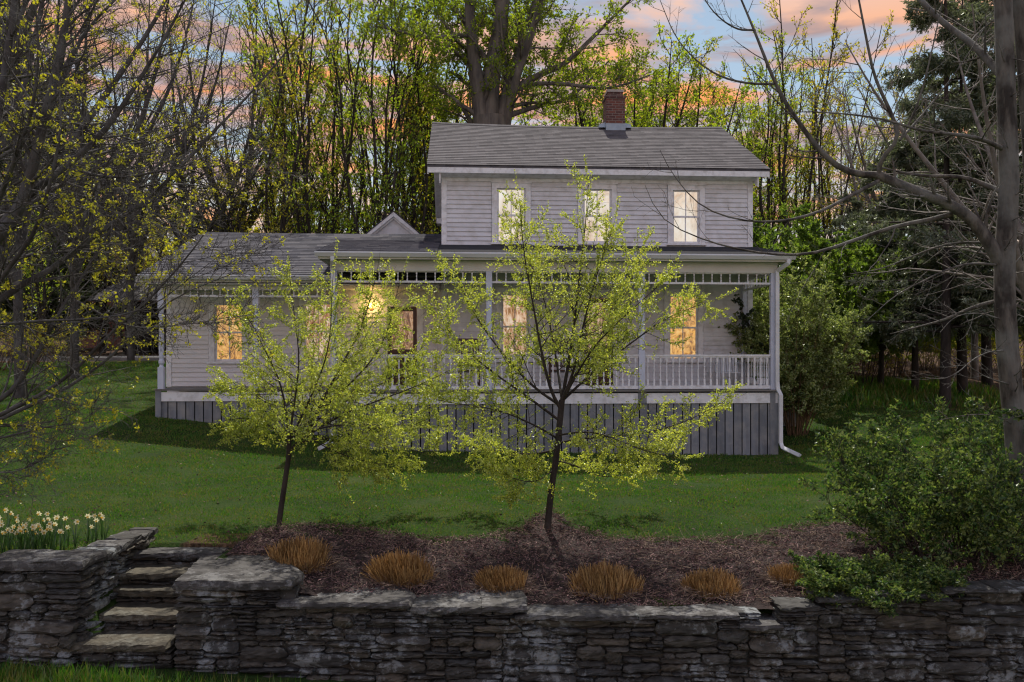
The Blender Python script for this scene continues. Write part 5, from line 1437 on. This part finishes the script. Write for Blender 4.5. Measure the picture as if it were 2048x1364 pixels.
def conifer_proto(seed, H_, Rm, leaf, low=.12, bark='barkred', droop=-.05, k=60, sz=(.10, .22), gap=0):
    rg = np.random.default_rng(seed); S = limb([(0, 0, 0), (rg.normal() * .1, rg.normal() * .1, H_ * .5), (0, 0, H_)], .013 * H_, .02, 40)
    P, Rr = S[0][None], S[1][None]; g = G().tubes(P, Rr, 9)
    t = rg.uniform(low, .98, k); a = rg.uniform(0, 6.28, k); ln = Rm * (1 - t) ** .75 * rg.uniform(.6, 1.1, k) + .25
    n = 8; s_ = np.linspace(0, 1, n)
    B = np.zeros((k, n, 3)); B[:, :, 0] = (np.cos(a) * ln)[:, None] * s_; B[:, :, 1] = (np.sin(a) * ln)[:, None] * s_
    B[:, :, 2] = (t * H_)[:, None] + ln[:, None] * (s_ * .12 + droop * 4 * s_ ** 2 + .1 * s_ ** 3)
    BR = (.012 + .010 * ln)[:, None] * np.linspace(1, .25, n); g.tubes(B, BR, 4)
    P2, R2 = spawn(B, BR, 15, .12, 1, 52, .36, .4, 5, -.04, .06, rg, .006, .25, flat=.7); g.tubes(P2, R2, 3)
    P3, R3 = spawn(P2, R2, 4, .2, 1, 45, .5, .5, 4, -.06, .08, rg, .004, .15, flat=.6)
    c = G()
    for PP, kk in ((P2, 8), (P3, 5)):
        p, d, l_, w_ = tufts(PP, kk, .1, 1, 2, sz, (sz[0] * .25, sz[1] * .3), .5, rg, .7, .02); d[:, 2] -= .25; c.leaves(p, d, l_, w_, rg)
    return g, c, bark, leaf
def shrub_proto(seed, H_, Rm, stems, leaf, bark, lsz, k2=10, k3=6, up=.04, tk=5, low=.25, r0=.016, per=3, base=.18):
    rg = np.random.default_rng(seed); S = []
    for i in range(stems):
        a = rg.uniform(0, 6.28); r = Rm * math.sqrt(rg.uniform(.05, 1)); h = H_ * rg.uniform(.6, 1) * (1 - .25 * (r / Rm) ** 2)
        bx, by = math.cos(a) * base * Rm * rg.random(), math.sin(a) * base * Rm * rg.random()
        S.append(limb([(bx, by, -.05), (bx + math.cos(a) * r * .3, by + math.sin(a) * r * .3, h * .4), (bx + math.cos(a) * r * .7, by + math.sin(a) * r * .7, h * .8), (math.cos(a) * r, math.sin(a) * r, h)], r0 * rg.uniform(.6, 1.2), r0 * .2, 12))
    P, Rr = stack(S); g = G().tubes(P, Rr, 5)
    P2, R2 = spawn(P, Rr, k2, low, .98, 42, .38, .5, 6, up, .1, rg, .004, .2); g.tubes(P2, R2, 4)
    P3, R3 = spawn(P2, R2, k3, .2, 1, 42, .5, .5, 4, up, .12, rg, .0025, .08); g.tubes(P3, R3, 3)
    c = G(); p, d, l_, w_ = tufts(P3, tk, .15, 1, per, lsz, (lsz[0] * .5, lsz[1] * .6), .8, rg, .4, .01); c.leaves(p, d, l_, w_, rg)
    return g, c, bark, leaf

def plant_set(kind, protos, places, group, labeler, cat='tree', cn='crown', tn='trunk'):
    """places: (px, D, scale, proto index); labels by their order across the picture"""
    pr = {}; places = sorted(places, key=lambda p: p[0])
    for i, (px, D, sc, k) in enumerate(places):
        x = pxd(px, D); z = gz1(x, D) - .05; lab = labeler(i, len(places))
        if k not in pr:
            gk, ck, bk, lk = protos[k]
            o = tree_obj(kind, (x, D, z), lab, cat, group, gk, ck, bk, lk, True, tn, cn); pr[k] = o
        else:
            o = copy_tree(pr[k]); o.location = (x, D, z); o['label'] = lab
        if isinstance(sc, tuple): o.scale = sc
        else: o.scale = (sc, sc, sc * rng.uniform(.92, 1.08))
        o.rotation_euler = (0, 0, rng.uniform(0, 6.28))
ORD = ['first', 'second', 'third', 'fourth', 'fifth', 'sixth', 'seventh', 'eighth', 'ninth', 'tenth', 'eleventh', 'twelfth', 'thirteenth', 'fourteenth', 'fifteenth', 'sixteenth', 'seventeenth', 'eighteenth', 'nineteenth', 'twentieth', 'twenty-first', 'twenty-second']
def lab(a, b): return lambda i, n: (a % ORD[i]) + b

slimA = [slim_proto(101, 15, 3, 'L_thin', dens=.9), slim_proto(102, 14, 4, 'L_thin', dens=.8), slim_proto(103, 15, 3, 'L_gold', dens=.8), slim_proto(104, 14.5, 2, 'L_thin', dens=1.0)]
plant_set('slim_tree', slimA, [(560 + i * 19.5 + (i * 37) % 11, 33 + (i * 7) % 9, (1.08, 1.18, 1.25, 1.12, 1.2)[i % 5], (2, 0, 1, 3, 1, 0, 2)[i % 7]) for i in range(17)],
    'slim leafing trees behind the wing roof', lab('%s slim multi-stemmed leafing tree from the left in the thicket', ' behind the wing roof'))
slimB = [slim_proto(111, 15, 3, 'L_thin', dens=.75, lsz=(.06, .12), low=.3, bl=.2), slim_proto(112, 14, 4, 'L_gold', dens=.65, low=.35, bl=.2), slim_proto(113, 15, 2, 'L_thin', dens=.7, low=.3, bl=.2)]
plant_set('slim_tree', slimB, [(1425 + i * 19, 42 + (i * 5) % 8, [.85, .9, .98, 1.0, 1.05, 1.12, 1.15, 1.22, 1.2, 1.15, 1.28, 1.2, 1.05, 1.1, 1.0, 1.05, 1.0, .95][i], i % 3) for i in range(18)],
    'slim dark-stemmed trees right of the house', lab('%s dark-stemmed tree from the left in the open thicket', ' right of the house roof'))
roundA = [round_proto(121, 12.5, 'L_big'), round_proto(122, 12.5, 'L_thin', k2=13), round_proto(123, 12.5, 'L_gold')]
plant_set('leafing_tree', roundA, [(895, 40, 1.1, 1), (940, 44, 1.05, 2), (1060, 44, .95, 0), (1120, 42, 1.0, 1), (1175, 39, 1.1, 0), (1222, 43, 1.2, 1), (1262, 39, 1.2, 0), (1300, 38, 1.22, 1), (1335, 43, 1.2, 2), (1368, 40, 1.1, 0), (1405, 44, 1.1, 1)],
    'round leafing trees behind the main roof', lab('%s round-crowned leafing tree from the left', ' seen above the main roof ridge'))
plant_set('golden_tree', [round_proto(131, 12, 'L_gold', k2=11), slim_proto(132, 14, 3, 'L_gold', dens=1.0), slim_proto(133, 14, 3, 'L_thin', dens=.9)],
    [(-30, 30, .8, 1), (70, 36, .95, 2), (205, 47, .8, 0), (250, 48, .95, 1), (300, 49, .85, 0), (345, 46, .72, 1), (385, 50, .72, 0), (420, 40, .62, 2), (455, 44, .62, 0), (492, 39, .66, 1), (530, 36, .78, 1), (545, 42, .8, 0)],
    'golden-green trees left of the wing', lab('%s golden-green leafing tree from the left', ' beyond the lawn left of the wing'))
con = [conifer_proto(141, 14, 3.4, 'L_con', low=.08, k=75, bark='barkdark', sz=(.12, .26)), conifer_proto(142, 13, 3.0, 'L_con', low=.1, k=70, bark='barkdark', sz=(.12, .26))]
plant_set('evergreen_tree', con, [(-60, 40, 1.25, 0), (-10, 44, 1.45, 1), (40, 48, 1.4, 0), (90, 46, 1.2, 1), (140, 50, 1.1, 0), (190, 56, 1.1, 1), (240, 60, 1.05, 0), (305, 58, .8, 1), (360, 62, .78, 0), (405, 66, .75, 1), (450, 60, .62, 0), (505, 64, .66, 1)],
    'dark evergreens beyond the road', lab('%s dark evergreen from the left', ' beyond the road at the left'))
hem = [conifer_proto(151, 13, 3.3, 'L_hem', low=.16, k=64, sz=(.08, .17)), conifer_proto(152, 12, 3.0, 'L_hem', low=.2, k=58, sz=(.10, .22))]
plant_set('hemlock_tree', hem, [(1700, 33, .62, 1), (1762, 29, .62, 0), (1830, 27.5, .80, 1), (1890, 24.5, 1.0, 0), (1925, 27, 1.1, 1), (1975, 31, 1.2, 0), (2060, 24, 1.05, 1), (2130, 27, 1.15, 0)],
    'drooping hemlocks at the right', lab('%s drooping grey-green hemlock from the left', ' right of the house'))
# fine-twigged half-bare trees standing nearer, at both edges
fine = [round_proto(191, 13, 'L_maple', 'barkmaple', (.05, .09), 22, 7, 1, .008, .0105), round_proto(192, 13, 'L_maple', 'twiggrey', (.04, .07), 20, 7, 0, .008, .0105)]
plant_set('half_bare_tree', fine, [(-110, 15.5, .95, 0), (40, 22, 1.05, 0), (150, 27, 1.1, 0), (262, 37, 1.25, 0), (385, 39, 1.2, 0), (480, 41, 1.25, 0)],
    'fine-twigged trees at the left', lab('%s fine-twigged half-bare tree from the left', ' left of the house'))
plant_set('grey_tree', fine, [(1800, 36, 1.0, 1), (1950, 33, 1.1, 1), (2085, 17, .85, 1)],
    'bare grey trees at the right', lab('%s bare grey fine-twigged tree from the left', ' among the hemlocks'))
# low green understorey behind the lilac
und = [shrub_proto(161, 5.5, 2.6, 16, 'L_bright', 'barkdark', (.10, .18), 10, 6), shrub_proto(162, 4.5, 2.4, 16, 'L_thin', 'barkdark', (.10, .18), 10, 6)]
plant_set('understorey_bush', und, [(1575, 28, 1.2, 0), (1650, 27.5, 1.1, 0), (1725, 29, 1.1, 0), (1785, 34, 1.15, 0), (1850, 37, 1.0, 1), (1930, 38, 1.0, 1), (2010, 38, 1.1, 1), (1620, 38, 1.3, 1)],
    'bright bushes behind the lilac', lab('%s bright green bush from the left', ' in the undergrowth right of the porch'), 'bush', 'foliage', 'stems')
bru = [shrub_proto(171, 2.6, 2.2, 26, 'L_gold', 'stem', (.04, .08), 6, 3, tk=1)]
plant_set('brush_thicket', bru, [(1660, 30, .9, 0), (1712, 31, .85, 0), (1760, 33, .8, 0), (1815, 34, .8, 0), (1880, 35, .8, 0), (1950, 35, .8, 0), (2030, 34, .8, 0), (60, 33, 1.0, 0), (-10, 30, 1.0, 0), (120, 36, .8, 0)],
    'brown brush along the wood edge', lab('%s clump of dry brown brush from the left', ' along the foot of the woods'), 'bush', 'foliage', 'stems')
# closing rows far behind
farp = [round_proto(181, 12, 'L_thin', lsz=(.09, .17), k2=9, fork=5), slim_proto(182, 13, 3, 'L_gold', dens=.8, lsz=(.08, .15)), conifer_proto(183, 12, 3.2, 'L_con', k=60, bark='barkdark', sz=(.16, .3))]
fp = []
for i, px in enumerate(range(-120, 2230, 118)):
    fp.append((px + rng.uniform(-30, 30), rng.uniform(58, 72), (rng.uniform(.30, .42) if 430 < px < 1760 else rng.uniform(.6, .85)), [0, 1, 0, 2][i % 4] if px < 600 or px > 1500 else i % 2))
plant_set('distant_tree', farp, fp[:20], 'trees far back in the woods', lab('%s far-off tree from the left', ' in the back row of the woods'))
fp = [(px + rng.uniform(-25, 25), rng.uniform(78, 90), rng.uniform(.28, .4) if 430 < px < 1760 else rng.uniform(.5, .65), i % 3) for i, px in enumerate(range(-100, 2200, 130))]
plant_set('woodland_tree', farp, fp[:18], 'trees at the very back of the woods', lab('%s small hazy tree from the left', ' in the last row of the distant woods'))

# ---- lilac right of the porch, front shrubs, creeper
gk = shrub_proto(201, 4.5, 1.65, 46, 'L_lilac', 'stem', (.05, .095), 13, 8, r0=.015, tk=5, low=.14)
x_, D_ = pxd(1590, 21.6), 21.6
tree_obj('lilac_bush', (x_, D_, gz1(x_, D_) - .03), 'tall leafy lilac with a fan of tan stems beside the right end of the porch', 'bush', None, gk[0], gk[1], gk[2], gk[3], True, 'stems', 'foliage')
gk = shrub_proto(202, 2.0, 1.8, 56, 'L_shrub', 'barkdark', (.03, .08), 13, 7, r0=.010, tk=3, low=.04, base=.55)
x_, D_ = pxd(1930, 10.1), 10.1
o = tree_obj('garden_shrub', (x_, D_, gz1(x_, D_)), 'large dense dark green shrub behind the right end of the stone wall', 'shrub', None, gk[0], gk[1], gk[2], gk[3], True, 'stems', 'foliage')
o.scale = (1.0, .62, .93)
gk = shrub_proto(203, .62, .62, 34, 'L_shrub', 'barkdark', (.03, .065), 8, 6, r0=.006, tk=5, low=.15, base=.5)
for px, D, sc, la in ((1705, 9.2, 1.0, 'low spreading green shrub spilling over the stone wall beside the last grass clump'), (1815, 9.3, .9, 'low green shrub under the left foot of the large dark shrub')):
    x_ = pxd(px, D); r_ = tree_obj('low_shrub', (x_, D, gz1(x_, D) - .08), la, 'shrub', None, *(gk[:2] if px == 1705 else (None, None)), gk[2], gk[3], True, 'stems', 'foliage') if px == 1705 else copy_tree(first)
    first = r_; r_.location = (x_, D, gz1(x_, D) - .08); r_['label'] = la; r_.scale = (sc, sc * .8, sc * .72)
    r_.rotation_euler = (0, 0, px)
# dark leafy sprays poking in at the porch corner
rgc = np.random.default_rng(205)
c0 = np.array(W(uMR + .25, VM + .1, 0)); zc_ = gz1(c0[0], c0[1])
S = [limb([(0, 0, 0), (.0, -.1, 1.2), (-.05, -.25, 2.2), (-.3 - .12 * i, -.55, 2.35 + .28 * i)], .012, .004, 12) for i in range(5)]
P, Rr = stack(S); g = G().tubes(P, Rr, 5); P2, R2 = spawn(P, Rr, 9, .55, 1, 50, .16, .5, 5, 0, .12, rgc, .003, .15); g.tubes(P2, R2, 4)
c = G(); p, d, l_, w_ = tufts(P2, 6, .1, 1, 3, (.06, .11), (.05, .09), .9, rgc, .3, .01); c.leaves(p, d, l_, w_, rgc)
tree_obj('creeper', (c0[0], c0[1], zc_), 'dark-leaved creeper leaning in over the porch railing at the right corner of the wall', 'plant', None, g, c, 'barkdark', 'L_dark', True, 'stems', 'foliage')

# flat tan ledge stone at the wing corner
x_, y_ = ground_at(268, 812)
led = empty('ledge_rock', (x_, y_, gz1(x_, y_)), 0, 'flat tan ledge of rock set in the lawn left of the wing porch corner', 'rock')
for (dx, dy, w_, d_, zz, th, sd) in ((0, 0, .62, .5, .16, .3, 90), (-.35, -.1, .5, .4, .07, .2, 91)):
    wchild(slab([(x_ + dx - w_, y_ + dy - d_), (x_ + dx + w_ * .9, y_ + dy - d_ * .8), (x_ + dx + w_, y_ + dy + d_ * .6), (x_ + dx - w_ * .6, y_ + dy + d_)], gz1(x_, y_) + zz, th, sd, (.06, .08)), 'rock_layer', 'tread', led)

# ---- cut ornamental grasses in the mulch
def grass_clump(px, py, wpx, label, seed):
    rg = np.random.default_rng(seed); x, y = ground_at(px, py); z = gz1(x, y); r = wpx / F * y / 2
    root = empty('grass_clump', (x, y, z), 0, label, 'ornamental grass', 'cut-back ornamental grasses in the mulch')
    wob = [rg.uniform(0, 6.28), rg.uniform(0, 6.28)]; lean = rg.normal(0, .10, 2); hs = rg.uniform(.70, .95)
    k = 1500; a = rg.uniform(0, 6.28, k); q = np.sqrt(rg.random(k)) * r * .98 * (1 + .14 * np.sin(2 * a + wob[0]) + .10 * np.sin(5 * a + wob[1]))
    B = np.stack([np.cos(a) * q, np.sin(a) * q * .9, np.full(k, -.02)], 1)
    D_ = np.stack([np.cos(a) * q / r * .20, np.sin(a) * q / r * .20, np.full(k, 1.0)], 1) + rg.normal(size=(k, 3)) * np.where(rg.random(k) < .1, .55, .17)[:, None] + np.array([lean[0], lean[1], 0])
    D_ /= np.linalg.norm(D_, axis=1, keepdims=True); ln = hs * rg.uniform(.2, .44, k) * (r / .3) * .9 * (1 - .35 * (q / r) ** 2) * rg.uniform(.85, 1.15)
    P_ = np.stack([B, B + D_ * ln[:, None] * .5, B + D_ * ln[:, None] + rg.normal(size=(k, 3)) * .012], 1)
    G().tubes(P_, np.stack([np.full(k, .0042), np.full(k, .0038), np.full(k, .0025)], 1), 3).build('cut_stalks', 'straw', root)
    k = 520; a = rg.uniform(0, 6.28, k); q = r * rg.uniform(.6, 1.15, k); B = np.stack([np.cos(a) * q, np.sin(a) * q, np.full(k, .03)], 1)
    D_ = np.stack([np.cos(a), np.sin(a), rg.uniform(-.1, .5, k)], 1) + rg.normal(size=(k, 3)) * .3
    G().leaves(B, D_, rg.uniform(.08, .2, k), .006, rg).build('dead_blades', 'twigs', root)
for i, (px, py, w, la) in enumerate([(600, 1133, 112, 'tawny cut-back grass clump just behind the largest cap stone, leftmost of the six'), (804, 1160, 108, 'tawny cut-back grass clump between the two apple trees, second from the left'),
    (1006, 1170, 100, 'tawny cut-back grass clump just left of the taller apple tree\'s shadow'), (1213, 1180, 118, 'widest tawny cut-back grass clump, just right of the taller apple tree'),
    (1424, 1182, 98, 'tawny cut-back grass clump, fifth from the left, in open mulch'), (1580, 1160, 84, 'smallest tawny cut-back grass clump, next to the low green shrub')]): grass_clump(px, py, w, la, 300 + i)

# ---- daffodils at the left
def daff_proto(seed, nodding):
    rg = np.random.default_rng(seed); root = empty('daffodil'); g = G()
    k = 7; a = rg.uniform(0, 6.28, k); h = rg.uniform(.22, .34, k)
    P_ = np.stack([np.zeros((k, 3)), np.stack([np.cos(a) * .03, np.sin(a) * .03, h * .55], 1), np.stack([np.cos(a) * .09, np.sin(a) * .09, h], 1)], 1)
    for i in range(k):
        p0, p1, p2 = P_[i]; s_ = np.array([-math.sin(a[i]), math.cos(a[i]), 0]) * .006
        g.add([p0 - s_, p0 + s_, p1 + s_, p1 - s_], [[0, 1, 2, 3]]); g.add([p1 - s_, p1 + s_, p2 + s_ * .3, p2 - s_ * .3], [[0, 1, 2, 3]])
    H_ = rg.uniform(.30, .38); st = np.array([[(0, 0, 0), (.005, 0, H_ * .5), (.01, -.005, H_ - .01), (.01, -.03, H_)]]); g.tubes(st, np.full((1, 4), .003), 5)
    g.build('leaves', 'daffleaf', root)
    c = Vector((.01, -.034, H_)); tl = Matrix.Rotation(nodding, 4, 'X')
    def tf(v): return list(c + (tl @ Vector(v)))
    g = G()
    for i in range(6):
        t = i * math.pi / 3; u = Vector((math.cos(t), 0, math.sin(t))); w = Vector((-math.sin(t), 0, math.cos(t)))
        g.add([tf(u * .004), tf(u * .022 + w * .012 + Vector((0, .002, 0))), tf(u * .042 + Vector((0, .008, 0))), tf(u * .022 - w * .012 + Vector((0, .002, 0)))], [[0, 1, 2, 3]])
    bl = g.build('bloom', 'petal', root)
    g = G(); th = np.arange(8) * math.pi / 4; rings = [[tf((math.cos(x) * r, -d, math.sin(x) * r)) for x in th] for r, d in ((.008, 0), (.010, .012), (.015, .02))]
    g.add([p for r in rings for p in r], [[r * 8 + j, r * 8 + (j + 1) % 8, r * 8 + 8 + (j + 1) % 8, r * 8 + 8 + j] for r in (0, 1) for j in range(8)]); g.build('corona', 'corona', bl)
    return root
dp = [daff_proto(401, .2), daff_proto(402, -.1), daff_proto(403, .4)]
dpx = [(16, 1068), (28, 1044), (40, 1062), (62, 1048), (84, 1070), (78, 1094), (18, 1096), (88, 1096), (126, 1088), (112, 1064), (98, 1046), (-4, 1048), (52, 1082), (66, 1064), (128, 1050), (4, 1082), (10, 1052), (24, 1060), (36, 1048), (50, 1054), (56, 1066), (44, 1074), (20, 1078), (30, 1088), (8, 1094), (66, 1082), (74, 1060), (72, 1074), (92, 1050), (96, 1062), (86, 1084), (100, 1078), (108, 1088), (60, 1092), (48, 1086), (92, 1040), (110, 1050), (104, 1068), (136, 1062), (150, 1064), (120, 1078), (176, 1050), (186, 1044), (192, 1052), (204, 1046), (210, 1056), (184, 1058), (118, 1040), (80, 1044), (14, 1040), (2, 1066), (-10, 1080), (-14, 1056), (38, 1098)]
sets = [[], [], [], []]
for p in dpx: sets[0 if p[0] > 130 else (1 if p[1] < 1053 else (2 if p[1] < 1075 else 3))].append(p)
i = 0
for s, (where, grp) in zip(sets, ((' in the small clump nearest the steps', 'daffodils by the steps'), (' along the back of the drift', 'daffodils at the back of the drift'), (' in the middle of the drift', 'daffodils in the middle of the drift'), (' at the front of the drift', 'daffodils at the front of the drift'))):
    s = sorted(s, key=lambda p: (p[0] - 1024) * 1.0)
    for n_, (px, py) in enumerate(s):
        k = i % 3; o = dp[k] if i < 3 else copy_tree(dp[k]); i += 1
        x_, y_ = ground_at(px, py + 34); y_ = max(y_, 9.5); x_ = pxd(px, y_)
        o.location = (x_, y_, gz1(x_, y_)); o.rotation_euler = (0, 0, rng.uniform(-.9, .9)); s_ = rng.uniform(.75, 1.05); o.scale = (s_, s_, s_)
        tag(o, '%s cream daffodil from the left%s' % (ORD[n_], where), 'daffodil', grp)

P = lawn_pts(2600, -12, 11, 9.5, 20); P[:, 2] += .025
Dv = rng.normal(size=P.shape); Dv[:, 2] *= .3
G().leaves(P, Dv, rng.uniform(.02, .06, len(P)), rng.uniform(.012, .03, len(P)), rng).build('fallen_leaves', 'chips')
tag(bpy.data.objects['fallen_leaves'], 'small brown fallen leaves scattered over the lawn grass', 'leaves', kind='stuff')

# ------------------------------------------------------------------ shed and salmon barn beyond the road
def shed():
    D = 45.0; x0, x1 = pxd(185, D), pxd(420, D); z0 = gz1((x0 + x1) / 2, D) - .1; ze = CAMZ + (710 - 602) / F * D; zr = CAMZ + (710 - 548) / F * (D + 3)
    root = empty('open_shed', ((x0 + x1) / 2, D, z0), 0, 'dark open-fronted timber shed with a low board roof beyond the road', 'shed')
    def ch(g, n, m): o = g.build(n, m, root); o.matrix_parent_inverse = Matrix.Translation(-Vector(root.location)); return o
    g = G(); w0 = x0 + 1.8
    g.box(w0, x1, D + 5.8, D + 6, z0, ze); g.box(w0, w0 + .15, D + .1, D + 5.8, z0, ze); g.box(x1 - .15, x1, D + .1, D + 5.8, z0, ze)
    for i in range(8):
        if i in (3, 4): continue
        a = w0 + .2 + i * .34; g.box(a, a + .3, D + .0, D + .05, z0, ze - .02)
    ch(g, 'wall', 'shedwood')
    g = G()
    for i in range(5):
        a = w0 + i * (x1 - w0 - .2) / 4; g.box(a, a + .18, D - .2, D - .02, z0, ze)
    ch(g, 'post_frame', 'shedwood')
    g = G()
    nb = 22
    for i in range(nb):
        a = x0 + i * (x1 - x0) / nb; b = a + (x1 - x0) / nb - .02; s_ = .55
        dz = .03 * (i % 2)
        g.hexa([(a, D - .6, ze - .05 + dz), (b, D - .6, ze - .05 + dz), (b + s_, D + 3, zr - .05 + dz), (a + s_, D + 3, zr - .05 + dz), (a, D - .6, ze + dz), (b, D - .6, ze + dz), (b + s_, D + 3, zr + dz), (a + s_, D + 3, zr + dz)])
    g.hexa([(x0 + .5, D + 3.01, zr - .05), (x1 + .5, D + 3.01, zr - .05), (x1, D + 6.5, ze - .05), (x0, D + 6.5, ze - .05), (x0 + .5, D + 3.01, zr), (x1 + .5, D + 3.01, zr), (x1, D + 6.5, ze), (x0, D + 6.5, ze)])
    ch(g, 'roof', 'shedroof')
shed()
def barn():
    D = 54.0; x0, x1 = pxd(158, D), pxd(345, D); z0 = gz1(x0, D) - .1; ze = CAMZ + (710 - 548) / F * D; zr = ze + 2.4
    root = empty('salmon_barn', ((x0 + x1) / 2, D, z0), 0, 'faded salmon-pink boarded barn standing behind the dark open shed', 'barn')
    def ch(g, n, m, p=None):
        o = g.build(n, m, p or root); o.matrix_parent_inverse = Matrix.Translation(-Vector(root.location)) if p is None else Matrix.Identity(4); return o
    g = G(); n = 40; w = (x1 - x0) / n
    for i in range(n): g.box(x0 + i * w + .008, x0 + (i + 1) * w - .008, D, D + .04, z0, ze)
    g.box(x0, x1, D + .05, D + 7, z0, ze); g.prism([(x0 + .1, ze + .001), (x1 - .1, ze + .001), ((x0 + x1) / 2, zr - .1)], D + .06, D + 6.9, axis=1)
    wl_ = ch(g, 'wall', 'salmon')
    xm = (x0 + x1) / 2; g = G()
    for s_, e in ((x0 - .3, -1), (x1 + .3, 1)):
        a = [(s_, D - .4, ze - .15), (xm, D - .4, zr), (xm, D + 7.4, zr), (s_, D + 7.4, ze - .15)]; b = [(p[0], p[1], p[2] + .12) for p in a]
        g.hexa(a + b)
    ch(g, 'roof', 'shedroof')
    g = G(); g.box(x0 + .35, x0 + 1.3, D - .05, D - .01, z0 + 3.2, z0 + 4.6); ch(g, 'window', 'dark')
barn()
print('SCENE BUILT', len(bpy.data.objects))
